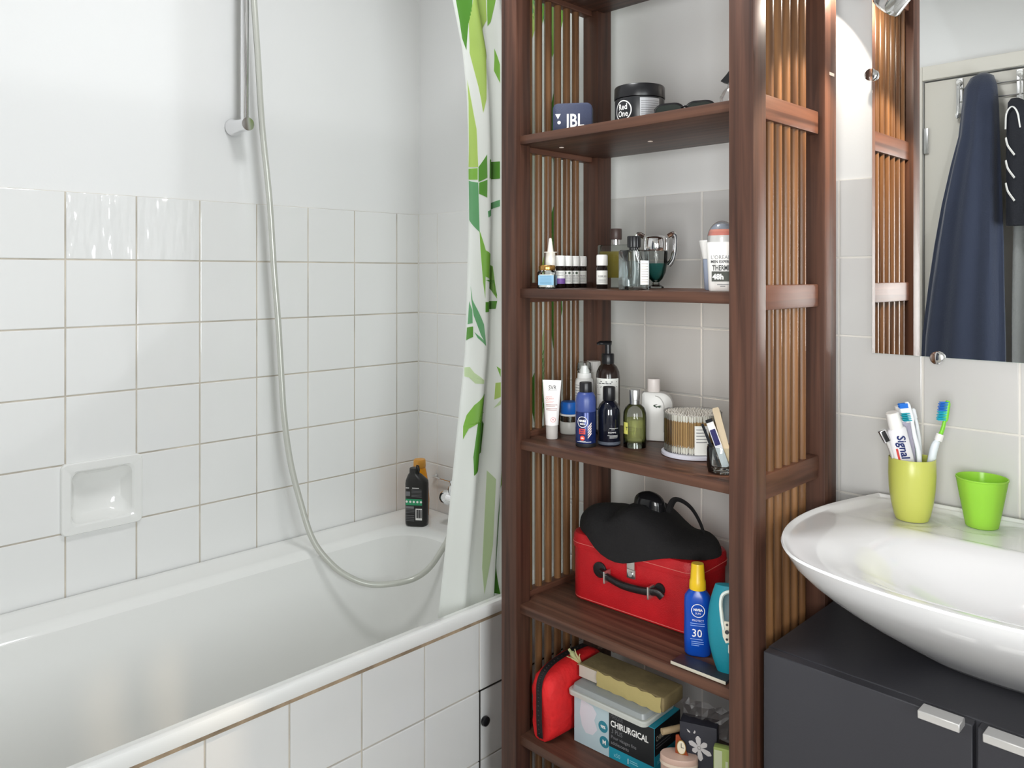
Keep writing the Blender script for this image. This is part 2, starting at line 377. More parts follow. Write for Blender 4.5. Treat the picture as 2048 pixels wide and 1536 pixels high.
# ------------------------------------------------------------------ bathtub
TZ = 0.568
tub = thing('bathtub', 'white enamelled bathtub built in along the left wall', 'bathtub', (0, 0, 0))
def ring(x0, x1, y0, y1, r, z, n=7): return [(x, y, z) for x, y in rrect(x1-x0, y1-y0, r, n, (x0+x1)/2, (y0+y1)/2)]
b = B()
loft(b, [ring(0.0045, 0.690, -1.70, -0.002, 0.012, TZ-0.026), ring(0.004, 0.700, -1.70, -0.002, 0.012, TZ-0.020), ring(0.004, 0.702, -1.70, -0.002, 0.012, TZ-0.004),
         ring(0.006, 0.698, -1.698, -0.004, 0.014, TZ+0.004), ring(0.012, 0.690, -1.69, -0.010, 0.02, TZ+0.006), ring(0.02, 0.683, -1.68, -0.02, 0.03, TZ+0.002),
         ring(0.095, 0.668, -1.62, -0.105, 0.085, TZ), ring(0.112, 0.661, -1.60, -0.125, 0.10, TZ-0.004), ring(0.122, 0.654, -1.585, -0.137, 0.11, TZ-0.018)], False, False)
obj('rim', b, enamel, tub)
b = B()
loft(b, [ring(0.1221, 0.6539, -1.5849, -0.1371, 0.11, TZ-0.0175), ring(0.130, 0.645, -1.56, -0.150, 0.12, TZ-0.10), ring(0.145, 0.632, -1.52, -0.165, 0.12, TZ-0.25),
         ring(0.17, 0.61, -1.46, -0.19, 0.12, TZ-0.36), ring(0.21, 0.57, -1.38, -0.23, 0.11, TZ-0.40), ring(0.30, 0.48, -1.2, -0.40, 0.05, TZ-0.405)], False, True)
obj('basin', b, enamel, tub)
seal = M('aged_sealant', '#a08c74', 0.8, var=0.4, vscale=25)
obj('sealant', box(B(), 0.6825, 0.686, -1.70, -0.003, 0.533, 0.545), seal, tub, False)
# tiled bath panel under the rim, with the small inspection hatch
panel = obj('side_panel', box(B(), 0.664, 0.679, -1.70, -0.002, 0.0, 0.5395), grout_w, tub, False, 'tiled side panel')
pe = [-0.069]+[-(0.3744+k*0.1527-0.1527*2) for k in range(11)]
pe = sorted(set([-0.003]+[-(0.3744+(k-2)*0.1527) for k in range(11)]+[-1.70]), reverse=True)
pz = [0.5375, 0.3825, 0.2300, 0.0775, 0.002]
for a, b_ in zip(pe, pe[1:]):
    for zt, zb in zip(pz, pz[1:]):
        if a-b_ < 0.01: continue
        tile(panel, 'p', b_, a, zb, zt, tile_g if False else tile_m)
hatch = M('hatch_gap', '#2b2621', 0.9)
b = B(); box(b, 0.679, 0.6826, -0.3762, -0.3728, 0.0775, 0.3835); box(b, 0.679, 0.6826, -0.3762, -0.07, 0.3812, 0.3838)
obj('hatch_gap', b, hatch, panel, False, 'dark gap around the inspection hatch')
b = B(); lathe(b, [(0.004, 0), (0.009, 0.001), (0.011, 0.005), (0.010, 0.010), (0.005, 0.013)], 18)
for v in b.verts: v.co = Vector((0.682+v.co.z, -0.363+v.co.x, 0.315+v.co.y))
obj('hatch_knob', b, black, panel, True, 'small black knob of the inspection hatch')

# ------------------------------------------------------------------ shower rail, hose and bath tap
sr = thing('shower_rail', 'chrome vertical shower rail fixed on the left wall', 'shower rail', (0, -0.604, 1.665))
b = B(); cylx(b, (0.062, 0, 0.0), (0.062, 0, 0.68), 0.0105, 20); obj('rail', b, chrome, sr)
for zz in (0.0, 0.68):
    b = B(); tube(b, [(0.0, 0, zz), (0.004, 0, zz), (0.010, 0, zz), (0.016, 0, zz), (0.052, 0, zz), (0.070, 0, zz), (0.078, 0, zz)], [0.023, 0.023, 0.021, 0.018, 0.017, 0.0175, 0.0165], 24); obj('wall_bracket', b, chrome, sr)
hosem = M('hose_grey_white', '#c7c8c0', 0.28, 0.25)
hp = [(.080,-.592,2.06),(.080,-.5892,1.978),(.080,-.5784,1.829),(.080,-.5675,1.667),(.080,-.5469,1.478),(.080,-.5343,1.299),(.080,-.5231,1.171),(.083,-.5163,1.042),(.088,-.5106,.926),(.095,-.4974,.809),
      (.11,-.4773,.703),(.135,-.4543,.601),(.165,-.4135,.532),(.19,-.369,.492),(.215,-.3251,.472),(.24,-.2707,.467),(.262,-.2225,.473),(.285,-.1879,.500),(.305,-.1556,.553),(.315,-.128,.600),(.318,-.09,.622)]
b = B(); tube(b, spline(hp, 6), 0.0078, 12)
tag(obj('shower_hose', b, hosem), 'grey-white shower hose hanging in a loop into the bath', 'hose')
tap = thing('bath_mixer_tap', 'chrome bath mixer tap on the tiled wall above the tub end', 'tap', (0.222, -0.078, 0.655))
b = B(); tube(b, [(-0.012, 0, 0), (-0.008, 0, 0), (0.0, 0, 0), (0.02, 0, 0), (0.024, 0, 0), (0.20, 0, 0), (0.21, 0, 0)], [0.010, 0.018, 0.021, 0.021, 0.018, 0.018, 0.014], 24); obj('body', b, chrome, tap)
for xx in (0.035, 0.165):
    b = B(); tube(b, [(xx, 0.0, 0), (xx, 0.062, 0), (xx, 0.063, 0), (xx, 0.077, 0)], [0.012, 0.012, 0.028, 0.031], 22); obj('wall_union', b, chrome, tap)
b = B(); tube(b, spline([(0.185, 0, -0.005), (0.185, -0.05, -0.012), (0.185, -0.10, -0.028), (0.185, -0.125, -0.05)], 5), [0.015]*16, 16); obj('spout', b, chrome, tap)
b = B(); lathe(b, [(0.015, 0.014), (0.018, 0.028), (0.016, 0.036), (0.011, 0.040), (0.013, 0.050), (0.011, 0.054)], 20, cx=0.035); obj('diverter_knob', b, chrome, tap)
b = B(); tube(b, [(0.096, 0, -0.014), (0.096, 0, -0.035)], 0.011, 16); obj('hose_outlet', b, chrome, tap)
b = B(); tube(b, [(0.087, -0.001, 0.677), (0.087, -0.010, 0.677), (0.087, -0.016, 0.677)], [0.006, 0.005, 0.003], 14); tube(b, [(0.084, -0.014, 0.677), (0.24, -0.014, 0.674)], 0.0022, 8)
for v in b.verts: v.co -= Vector((0.087, 0, 0.677))
o = tag(obj('wall_rod', b, chrome), 'thin chrome rod on the tiles just above the bath tap', 'rod'); o.location = (0.087, 0, 0.677)

# ------------------------------------------------------------------ shower curtain with bamboo print
EDGE = [(0.40,-0.432),(0.5132,-0.4202),(0.6199,-0.4057),(0.837,-0.3763),(1.1157,-0.3386),(1.4016,-0.3279),(1.5736,-0.3279),(1.6876,-0.3325),(1.7993,-0.3463),(1.9058,-0.3763),(1.9693,-0.3911),(2.15,-0.42)]
def edge(z):
    for (a, ea), (b_, eb) in zip(EDGE, EDGE[1:]):
        if z <= b_: return ea+(eb-ea)*max(0, (z-a))/(b_-a)
    return EDGE[-1][1]
def S(s, z):
    e = edge(z); return Vector((0.612-0.018*cos(2*PI*4.5*s), e+(-0.03-e)*s, z))
curt_w = cloth('curtain_white', (0.80, 0.82, 0.78), 0.35)
cur = thing('shower_curtain', 'white shower curtain with a green bamboo leaf print gathered at the end of the bath', 'curtain', (0.612, -0.2, 0.43))
OFF = Vector((0.612, -0.2, 0.43))
b = B(); NS, NZ = 150, 44
g = [[b.verts.new(S(i/NS, 0.43+(2.065-0.43)*j/NZ)-OFF) for i in range(NS+1)] for j in range(NZ+1)]
for j in range(NZ):
    for i in range(NS): b.faces.new((g[j][i], g[j][i+1], g[j+1][i+1], g[j+1][i]))
obj('cloth', b, curt_w, cur)
LEAFC = {'l': cloth('leaf_yellow_green', C('#bcd672'), 0.4), 'm': cloth('leaf_green', C('#8cc04e'), 0.4), 'd': cloth('leaf_dark_green', C('#5f9e35'), 0.4), 't': cloth('leaf_blue_green', C('#6fae78'), 0.4), 'p': cloth('leaf_pale_green', C('#ccdeb2'), 0.4)}
LEAVES = [('d', [(0.0222, 1.9326), (0.1033, 1.9318), (0.0756, 1.8799), (0.0544, 1.8547), (0.0256, 1.799), (0.0144, 1.825), (0.02, 1.8683)]), ('l', [(0.1144, 1.9327), (0.2744, 1.9512), (0.2622, 1.8799), (0.1156, 1.776), (0.0956, 1.6893), (0.0767, 1.6573), (0.0633, 1.7169), (0.0389, 1.7934), (0.0589, 1.8632)]), ('m', [(0.28, 1.951), (0.3267, 1.9511), (0.3033, 1.9146), (0.2767, 1.8749), (0.2622, 1.8664)]), ('l', [(0.0156, 1.7336), (0.0311, 1.6768), (0.0478, 1.6212), (0.05, 1.5612), (0.0522, 1.5343), (0.0, 1.5344)]), ('d', [(0.0533, 1.5343), (0.0911, 1.5629), (0.0933, 1.5098), (0.0533, 1.5001)]), ('m', [(0.0, 1.5307), (0.05, 1.5321), (0.05, 1.5057), (0.0, 1.5057)]), ('t', [(0.0011, 1.5034), (0.0522, 1.4987), (0.0556, 1.427), (0.0589, 1.3853), (0.0056, 1.4132)]), ('d', [(0.0556, 1.4982), (0.0933, 1.5052), (0.0922, 1.4637), (0.0556, 1.4732)]), ('m', [(0.0578, 1.3899), (0.0878, 1.3435), (0.2511, 1.3071), (0.2733, 1.2313), (0.2389, 1.2549), (0.09, 1.2836), (0.0911, 1.2329), (0.0789, 1.2697), (0.0644, 1.3436)]), ('d', [(0.11, 1.5517), (0.2789, 1.5538), (0.2789, 1.5135), (0.1078, 1.5077)]), ('t', [(0.2789, 1.4637), (0.2789, 1.4485), (0.0989, 1.4189), (0.0956, 1.4327)]), ('m', [(0.2767, 1.8163), (0.2933, 1.779), (0.2889, 1.7363), (0.2667, 1.7659)]), ('d', [(0.0889, 1.2755), (0.2578, 1.2751), (0.2733, 1.2377), (0.2367, 1.2543)]), ('d', [(0.0933, 1.225), (0.2733, 1.2258), (0.2678, 1.2076), (0.0944, 1.2018)]), ('t', [(0.0256, 1.2628), (0.0367, 1.2299), (0.0611, 1.2048), (0.0878, 1.1746), (0.1033, 1.1262), (0.0756, 1.1494), (0.0433, 1.1945), (0.0311, 1.2299)]), ('t', [(0.02, 1.2274), (0.0367, 1.2071), (0.04, 1.1768), (0.0144, 1.1743)]), ('d', [(0.01, 1.1667), (0.0422, 1.1693), (0.0433, 1.145), (0.0067, 1.1374)]), ('t', [(0.0478, 1.1567), (0.0967, 1.1343), (0.1044, 1.1241), (0.0622, 1.1432)]), ('p', [(0.0078, 1.0762), (0.0378, 1.0772), (0.0589, 1.064), (0.1111, 1.0466), (0.11, 1.0396), (0.0667, 1.0403), (0.0378, 1.0537), (0.0144, 1.0562)]), ('m', [(0.1267, 1.0175), (0.2356, 0.9654), (0.0911, 0.9505), (0.0567, 0.9392), (0.0378, 0.9152), (0.0333, 0.9447), (0.0433, 0.9695), (0.07, 0.9923)]), ('d', [(0.1267, 1.0175), (0.24, 0.9399), (0.2356, 0.874), (0.0978, 0.8353), (0.0856, 0.8769), (0.0933, 0.9505)]), ('m', [(0.28, 1.0732), (0.3, 1.0479), (0.2978, 1.0673)]), ('l', [(0.28, 1.0348), (0.3022, 1.0366), (0.3067, 1.0029), (0.28, 0.9964)]), ('p', [(0.2778, 0.976), (0.3078, 0.9968), (0.3089, 0.9856), (0.2822, 0.9776)]), ('d', [(0.3533, 0.7763), (0.4778, 0.5298), (0.3567, 0.5448), (0.3444, 0.6616), (0.3433, 0.737)]), ('p', [(0.27, 0.8337), (0.31, 0.8143), (0.3156, 0.6638), (0.2933, 0.5548), (0.2778, 0.6137)])]

rl = random.Random(3)
for k in range(34):        # more leaves and stalks on the folds behind the rack
    s0 = 0.40+0.55*rl.random(); z0 = 0.75+1.2*rl.random(); wd = 0.05+0.07*rl.random(); h = 0.14+0.16*rl.random()
    LEAVES.append((rl.choice('lmdtp'), [(s0, z0), (s0+wd*0.6, z0+h*0.4), (s0+wd*0.3, z0+h), (s0-wd*0.4, z0+h*0.5)]))
for k, poly in LEAVES:
    b = B(); vs = [b.verts.new((s, z, 0)) for s, z in poly]
    for tr in tessellate_polygon([[Vector((s, z, 0)) for s, z in poly]]): b.faces.new([vs[i] for i in tr])
    for _ in range(7):
        es = [e for e in b.edges if abs(e.verts[0].co.x-e.verts[1].co.x) > 0.008 or abs(e.verts[0].co.y-e.verts[1].co.y) > 0.05]
        if not es: break
        bmesh.ops.subdivide_edges(b, edges=es, cuts=1)
        bmesh.ops.triangulate(b, faces=[f for f in b.faces if len(f.verts) > 3])
    both = []
    for sgn in (1, -1):
        d = {}
        for v in b.verts:
            s, z = v.co.x, v.co.y
            n = (S(s+0.001, z)-S(s-0.001, z)).cross(Vector((0, 0, 1))).normalized()
            d[v] = S(s, z)+n*sgn*0.0009-OFF
        both.append((d, [tuple(f.verts) for f in b.faces]))
    c2 = B()
    for d, fs in both:
        m = {v: c2.verts.new(p) for v, p in d.items()}
        for f in fs: c2.faces.new([m[v] for v in f])
    b.free(); 
    me = bpy.data.meshes.new('leaf_print'); c2.to_mesh(me); c2.free(); me.materials.append(LEAFC[k]); me.polygons.foreach_set('use_smooth', [True]*len(me.polygons))
    o = bpy.data.objects.new('leaf_print', me); COL.objects.link(o); o.parent = cur
for k in range(9):
    s_ = 0.02+0.96*k/8; y_ = S(s_, 2.06).y+0.2; b = B()
    tube(b, [(0.021*sin(2*PI*q/20), y_, 1.668+0.021*cos(2*PI*q/20)) for q in range(21)], 0.0018, 6, cap=False); obj('curtain_ring', b, white, cur)
rod = thing('curtain_rod', 'white shower curtain rod running above the bath edge', 'rod', (0.612, -0.9, 2.10))
b = B(); cylx(b, (0, -0.928, 0), (0, 0.895, 0), 0.0125, 16); obj('pole', b, white, rod)
b = B(); cylx(b, (0, 0.885, 0), (0, 0.899, 0), 0.028, 20); obj('end_cap', b, white, rod)

# ------------------------------------------------------------------ dark wood shelf rack
rack = thing('shelf_rack', 'tall dark brown wooden shelf rack with rods in its sides', 'shelf', (1.055, -0.24, 0.0))
RXL, RXR, RYF, RYB = 0.7717, 1.3384, -0.3976, -0.0828
PW = 0.0438
lx = lambda x: x-1.055
ly = lambda y: y+0.24
RT = 2.06
for x0 in (RXL, RXR-PW):
    for y0, y1 in ((RYF, RYF+0.0423), (RYB-0.0495, RYB)):
        obj('post', box(B(), lx(x0), lx(x0+PW), ly(y0), ly(y1), 0.0, RT, 0.003), wood_v, rack)
SH = [1.9053, 1.5724, 1.2596, 0.9495, 0.6138, 0.3452, 0.1298]
for z in SH:
    b = B(); box(b, lx(RXL+PW-0.001), lx(RXR-PW+0.001), ly(RYF+0.0114), ly(RYB-0.0257), z-0.019, z, 0.0025)
    box(b, lx(RXL+0.0323), lx(RXR-0.0323), ly(RYF+0.0437), ly(RYB-0.0504), z-0.0185, z-0.0005)
    obj('shelf_board', b, wood_x, rack)
obj('added_top_board', box(B(), lx(RXL-0.006), lx(RXR+0.006), ly(RYF-0.006), ly(RYB+0.004), RT, RT+0.019, 0.003), wood_x, rack)  # unseen board added to keep ceiling light off the wall behind
rails = []
for z in SH:
    zt = z+0.0114
    rails.append((zt-0.041, zt))
    for x0, x1 in ((RXL+0.0095, RXL+0.0323), (RXR-0.0323, RXR-0.0095)):
        obj('rail', box(B(), lx(x0), lx(x1), ly(RYF+0.0423), ly(RYB-0.0556), zt-0.041, zt, 0.0025), wood_y, rack)
rods = {}
YR = [-0.3372+k*0.0306 for k in range(6)]
for (zb0, zt0), (zb1, zt1) in zip(rails, rails[1:]):
    key = round(zb0-zt1, 4)
    if key not in rods:
        b = B(); tube(b, [(0, 0, 0), (0, 0, key)], 0.0082, 12, cap=False)
        me = bpy.data.meshes.new('rod'); b.to_mesh(me); b.free(); me.materials.append(rod_m); me.polygons.foreach_set('use_smooth', [True]*len(me.polygons)); rods[key] = me
    for x in (RXL+0.0209, RXR-0.0209):
        for y in YR:
            o = bpy.data.objects.new('rod', rods[key]); COL.objects.link(o); o.parent = rack; o.location = (lx(x), ly(y), zt1)
pale = M('pale_mark', '#e9d8cc', 0.6)
obj('paint_mark', box(B(), lx(RXR)-0.0002, lx(RXR)+0.0006, ly(-0.114), ly(-0.094), 1.653, 1.6585), pale, rack, False, 'small white paint mark')
for x, y in ((0.856, -0.304), (1.032, -0.238)):
    b = B(); lathe(b, [(0.005, 1.5530), (0.005, 1.5520)], 10, cx=lx(x), cy=ly(y)); obj('peg_glint', b, pale, rack)  # pale discs stand in for light glinting at the pegs

# ------------------------------------------------------------------ mirror with clips, and the mirror lamp
mir = thing('wall_mirror', 'frameless rectangular wall mirror clipped to the tiles above the sink', 'mirror', (1.645, -0.0085, 1.1405))
b = B(); box(b, -0.269, 0.269, -0.0033, 0.0022, 0.0, 0.86, 0.0006, 1); obj('glass_edge', b, glass_edge, mir, False)
b = B(); patch(b, flatp(0.0035), -0.2685, 0.2685, 0.0005, 0.8595, 1, 1); obj('mirror_face', b, mirror_m, mir, False)
for x, z in ((-0.269, 0.5235), (0.269, 0.5235), (-0.155, -0.0005), (0.155, -0.0005)):
    b = B(); tube(b, [(x, 0.008, z), (x, -0.006, z)], 0.007, 18); tube(b, [(x, -0.0055, z), (x, -0.0075, z), (x, -0.0105, z), (x, -0.0115, z)], [0.0098, 0.0112, 0.0112, 0.009], 24); obj('clip', b, chrome, mir)
lampo = thing('mirror_lamp', 'chrome spot lamp on an arm above the left side of the mirror', 'lamp', LAMP1)
bulbm = M('bulb_glass', (1, 1, 1), 0.3)
bulbm.node_tree.nodes['Principled BSDF'].inputs['Emission Color'].default_value = (1, 0.92, 0.8, 1); bulbm.node_tree.nodes['Principled BSDF'].inputs['Emission Strength'].default_value = 6.0
def can(name, base, axis, parent, R=0.033, fwd=0.010, back=0.075):
    a = Vector(axis); u = a.orthogonal().normalized(); v = a.cross(u)
    def rg(d, r): return [Vector(base)+a*d+u*r*cos(2*PI*k/32)+v*r*sin(2*PI*k/32) for k in range(32)]
    b = B(); loft(b, [rg(fwd-0.002, R-0.004), rg(fwd, R-0.002), rg(fwd, R), rg(fwd-0.004, R+0.001), rg(0.0, R), rg(-back*0.7, R*0.96), rg(-back*0.9, R*0.8), rg(-back, R*0.4)], False, True)
    loft(b, [rg(fwd-0.002, R-0.004), rg(-0.02, R*0.55), rg(-0.03, R*0.25)], False, True)
    o1 = obj(name, b, chrome, parent)
    b = B(); loft(b, [rg(-0.022, 0.010), rg(-0.014, 0.011), rg(-0.010, 0.008), rg(-0.009, 0.003)], True, True); obj('bulb', b, bulbm, o1)
can('shade', (0, 0, 0), AIM1, lampo, 0.030, 0.0103, 0.055)
b = B(); e = -AIM1*0.052
tube(b, spline([e, e+Vector((0.02, 0.002, 0.03)), Vector((0.10, 0.05, 0.17)), Vector((0.10, 0.085, 0.22)), Vector((0.10, 0.092, 0.22))], 6), 0.006, 10); obj('arm', b, chrome, lampo)
b = B(); tube(b, [(0.10, 0.083, 0.22), (0.10, 0.0985, 0.22)], 0.03, 24); obj('wall_plate', b, chrome, lampo)
lamp2 = thing('mirror_lamp', 'added unseen chrome spot lamp right of the mirror turned towards the bath', 'lamp', LAMP2)  # fixture made up to hold the added bath spot
can('shade', (0, 0, 0), AIM2, lamp2, 0.034, 0.055, 0.055)
b = B(); e = -AIM2*0.055
tube(b, spline([e, e+Vector((0.0, 0.05, -0.01)), Vector((0.0, 0.12, 0.12)), Vector((0.0, 0.23, 0.18)), Vector((0.0, 0.242, 0.18))], 6), 0.006, 10); obj('arm', b, chrome, lamp2)
b = B(); tube(b, [(0, 0.233, 0.18), (0, 0.2485, 0.18)], 0.03, 24); obj('wall_plate', b, chrome, lamp2)
lamp3 = thing('mirror_lamp', 'added unseen chrome spot lamp above the mirror aimed at the side of the shelf rack', 'lamp', LAMP3)  # fixture made up to hold the added rack side spot
can('shade', (0, 0, 0), AIM3, lamp3, 0.034, 0.045, 0.055)
b = B(); e = -AIM3*0.052
tube(b, spline([e, e+Vector((0.01, 0.01, 0.03)), Vector((0.05, 0.09, 0.14)), Vector((0.05, 0.115, 0.18)), Vector((0.05, 0.122, 0.18))], 6), 0.006, 10); obj('arm', b, chrome, lamp3)
b = B(); tube(b, [(0.05, 0.113, 0.18), (0.05, 0.1285, 0.18)], 0.03, 24); obj('wall_plate', b, chrome, lamp3)
cl = thing('guessed_ceiling_lamp', 'guessed unseen round flush ceiling lamp over the bathroom', 'lamp', (0.98, -0.80, 2.43))  # unseen fixture guessed to go with the ceiling light
b = B(); lathe(b, [(0.165, 0.07), (0.165, 0.03), (0.16, 0.024), (0.152, 0.024), (0.152, 0.07)], 40, cap0=False, cap1=False); obj('rim', b, white, cl)

# ------------------------------------------------------------------ vanity cabinet and sink
cab = thing('vanity_cabinet', 'anthracite vanity cabinet under the white sink', 'cabinet', (1.645, -0.19, 0.0))
CT = 0.695
b = B(); box(b, -0.30, 0.30, -0.172, 0.186, 0.16, CT, 0.0015, 1); obj('body', b, cab_m, cab)
for x0, x1, hx0, hx1 in ((-0.2985, -0.003, -0.063, -0.0115), (0.003, 0.2985, 0.0152, 0.067)):
    d = obj('door', box(B(), x0, x1, -0.191, -0.1725, 0.165, CT-0.001, 0.0012, 1), cab_m, cab)
    obj('handle', box(B(), hx0, hx1, -0.216, -0.191, 0.690, 0.7012, 0.001, 1), alu, d, label='flat aluminium pull')
for x in (-0.27, 0.27):
    for y in (-0.15, 0.15):
        b = B(); lathe(b, [(0.018, 0.16), (0.015, 0.0)], 14, cx=x, cy=y); obj('foot', b, alu, cab)
SX = 1.647
OL = [(1.389,-.018),(1.378,-.055),(1.3672,-.093),(1.355,-.14),(1.3485,-.18),(1.3455,-.22),(1.3455,-.26),(1.350,-.30),(1.3585,-.34),(1.372,-.377),(1.389,-.408),(1.421,-.450),(1.450,-.467),(1.480,-.478),(1.525,-.489),(1.585,-.499),(1.647,-.503)]
OL = OL+[(2*SX-x, y) for x, y in reversed(OL[:-1])]
dense = []
for i in range(len(OL)-1):
    n = max(1, int(math.dist(OL[i], OL[i+1])/0.016))
    for k in range(n): dense.append((OL[i][0]+(OL[i+1][0]-OL[i][0])*k/n, OL[i][1]+(OL[i+1][1]-OL[i][1])*k/n))
dense.append(OL[-1])
nb = 30
dense += [(OL[-1][0]+(OL[0][0]-OL[-1][0])*k/nb, -0.018) for k in range(1, nb)]
for _ in range(3):
    dense = [(x if abs(y+0.018) < 1e-6 else (dense[i-1][0]+2*x+dense[(i+1) % len(dense)][0])/4, y if abs(y+0.018) < 1e-6 else (dense[i-1][1]+2*y+dense[(i+1) % len(dense)][1])/4) for i, (x, y) in enumerate(dense)]
sink = thing('sink', 'white ceramic countertop sink with two cups on its back ledge', 'sink', (SX, -0.26, CT))
RZ = 0.882-CT
SC = (SX, -0.275)
def ss(a, b_, x):
    t = min(1, max(0, (x-a)/(b_-a))); return t*t*(3-2*t)
def top_z(x, y, k):
    """height of the upper face: flat back ledge with two shallow round recesses, smooth bowl in front"""
    rx, ry = abs(x-SX)/0.255, (y+0.318)/(0.142 if y > -0.318 else 0.165)
    r = (rx**2.6+abs(ry)**2.6)**(1/2.6)
    z = RZ-0.0055-0.066*(1-ss(0.0, 1.02, r))
    z += 0.003*ss(0.96, 0.995, k)
    led = ss(-0.186, -0.166, y)
    z = z*(1-led)+(RZ-0.009)*led if led < 1 else RZ-0.009
    if led > 0.5:
        for cx_, cy_ in ((1.4772, -0.105), (1.5670, -0.072), (2*SX-1.4772, -0.105)):
            d = math.hypot(x-cx_, y-cy_); z -= 0.003*(1-ss(0.046, 0.052, d))
        z += 0.009*ss(0.90, 0.99, k)*(1 if y < -0.03 else 0.3)
    return z
b = B(); rings = []
ks = [0.04+0.93*(i/60)**0.8 for i in range(61)]
for k in ks:
    rings.append([(x-SX, y+0.26, top_z(x, y, k)) for x, y in [(SC[0]+(px-SC[0])*k, SC[1]+(py-SC[1])*k) for px, py in dense]])
rings.append([(SC[0]+(px-SC[0])*0.985-SX, SC[1]+(py-SC[1])*0.985+0.26, RZ-0.001) for px, py in dense])
rings.append([(SC[0]+(px-SC[0])*0.994-SX, SC[1]+(py-SC[1])*0.994+0.26, RZ-0.0004) for px, py in dense])
def under(k, z, ky=None, yo=0.0): return [(SC[0]+(px-SC[0])*k-SX, SC[1]+(py-SC[1])*(ky or k)+yo+0.26, z) for px, py in dense]
for k, ky, dz, yo in ((1, 1, -.004, 0), (.99, .98, -.01, 0), (.955, .91, -.03, 0), (.90, .80, -.055, .006), (.83, .68, -.08, .014), (.745, .56, -.105, .024), (.645, .44, -.13, .036), (.53, .32, -.155, .05), (.42, .22, -.175, .06), (.34, .16, -.1866, .065)):
    rings.append(under(k, RZ+dz, ky, yo))
loft(b, rings, True, True); obj('basin', b, ceramic, sink)
b = B(); lathe(b, [(0.021, RZ-0.0735), (0.024, RZ-0.070), (0.019, RZ-0.068), (0.017, RZ-0.071)], 24, cy=-0.058); obj('drain_plug', b, ceramic, sink)
stap = thing('sink_mixer_tap', 'chrome mixer tap standing on the middle of the sink ledge', 'tap', (SX+0.028, -0.075, 0.8732))
b = B(); lathe(b, [(0.027, 0), (0.027, 0.006), (0.022, 0.01), (0.0215, 0.08), (0.023, 0.095), (0.0, 0.1)], 28, cap1=False); obj('body', b, chrome, stap)
b = B(); tube(b, spline([(0, -0.01, 0.05), (0, -0.06, 0.062), (0, -0.11, 0.055)], 6), [0.014]*13, 16, 0.75); obj('spout', b, chrome, stap)
b = B(); tube(b, spline([(0, 0.0, 0.098), (0, -0.03, 0.112), (0, -0.09, 0.125)], 6), [0.012, 0.012, 0.0115, 0.011, 0.011, 0.01, 0.01, 0.009, 0.009, 0.008, 0.008, 0.008, 0.007], 14, 0.5); obj('lever', b, chrome, stap)

# cups on the sink ledge and what stands in the left one
yg = M('yellow_green_plastic', '#c4c863', 0.3, sss=0.15)
cup = thing('toothbrush_cup', 'yellow-green tumbler full of toothbrushes and tubes on the sink ledge', 'cup', (1.4772, -0.105, 0.8702))
b = B(); lathe(b, [(0.0220, 0.0000), (0.0256, 0.0010), (0.0288, 0.0097), (0.0329, 0.0289), (0.0361, 0.0531), (0.0373, 0.0772), (0.0368, 0.1047), (0.0361, 0.1057), (0.0350, 0.1047), (0.0352, 0.0772), (0.0339, 0.0531), (0.0302, 0.0241), (0.0256, 0.0077), (0.0000, 0.0068)], 40, cap1=False); obj('cup_body', b, yg, cup)
gcup = thing('plastic_cup', 'translucent bright green plastic cup standing empty on the sink ledge', 'cup', (1.5736, -0.066, 0.8702))
gm = thin('green_translucent', C('#d8fa8c'), 0.6, 0.2, 0.48, C('#c4fa62'))
b = B(); lathe(b, [(0.0000, 0.0026), (0.0218, 0.0000), (0.0244, 0.0017), (0.0281, 0.0215), (0.0336, 0.0516), (0.0382, 0.0787), (0.0391, 0.0795), (0.0391, 0.0817), (0.0374, 0.0817), (0.0323, 0.0516), (0.0269, 0.0215), (0.0227, 0.0052), (0.0000, 0.0052)], 40, cap0=False, cap1=False); obj('cup_body', b, gm, gcup)
K = 1/1172.0
def px(u, v, d=0.0): return Vector(((u-1824)*K, d, (1037-v)*K))          # local frame of the cup: x to the right, z up, d away
CUPL = (1.4772, -0.105, 0.8702)
def tubebody(p0, p1, w0, w1, t0, t1, n=7):
    """a squeezed tube: flat crimp at p0 growing to a round shoulder at p1"""
    ax = (p1-p0).normalized(); side = ax.cross(Vector((0, 1, 0))).normalized(); dep = side.cross(ax).normalized(); rings = []
    for i in range(n):
        t = i/(n-1); c = p0.lerp(p1, t); w_ = w0+(w1-w0)*t; tt = t0+(t1-t0)*t
        rings.append([c+side*w_*cos(2*PI*k/20)+dep*tt*sin(2*PI*k/20)*(1+0.12*sin(5*t+k)) for k in range(20)])
    return rings, ax, side, dep
tpw = M('toothpaste_white', '#eeecef', 0.3)
paste = thing('toothpaste_tube', 'white toothpaste tube with dark blue lettering and a white cap in the yellow-green cup', 'toothpaste', CUPL, YAW)
p0, p1 = px(1829, 1002, -0.004), px(1787, 856, -0.010)
rg, ax, side, dep = tubebody(p0, p1, 0.0155, 0.0165, 0.003, 0.011); b = B(); loft(b, rg+[[p1+ax*0.004+side*0.013*cos(2*PI*k/20)+dep*0.011*sin(2*PI*k/20) for k in range(20)]]); obj('tube', b, tpw, paste)
def along(x, y):
    t = 1-(x+0.066)/0.118; tt = 0.003+0.008*t
    return p1.lerp(p0, (x+0.066)/0.118)+side*y+(-dep if dep.y > 0 else dep)*(tt*1.13*math.sqrt(max(0, 1-(y/0.0165)**2))+0.0008)
if side.x < 0: side = -side
text('Signal', 0.0195, navy_b, paste, along, -0.061, -0.007, 0.88, 0.02, 'LEFT', shear=0.25)
b = B(); patch(b, along, -0.040, 0.0, -0.0125, -0.0095, 8, 1); obj('red_stripe', b, redink, paste, False)
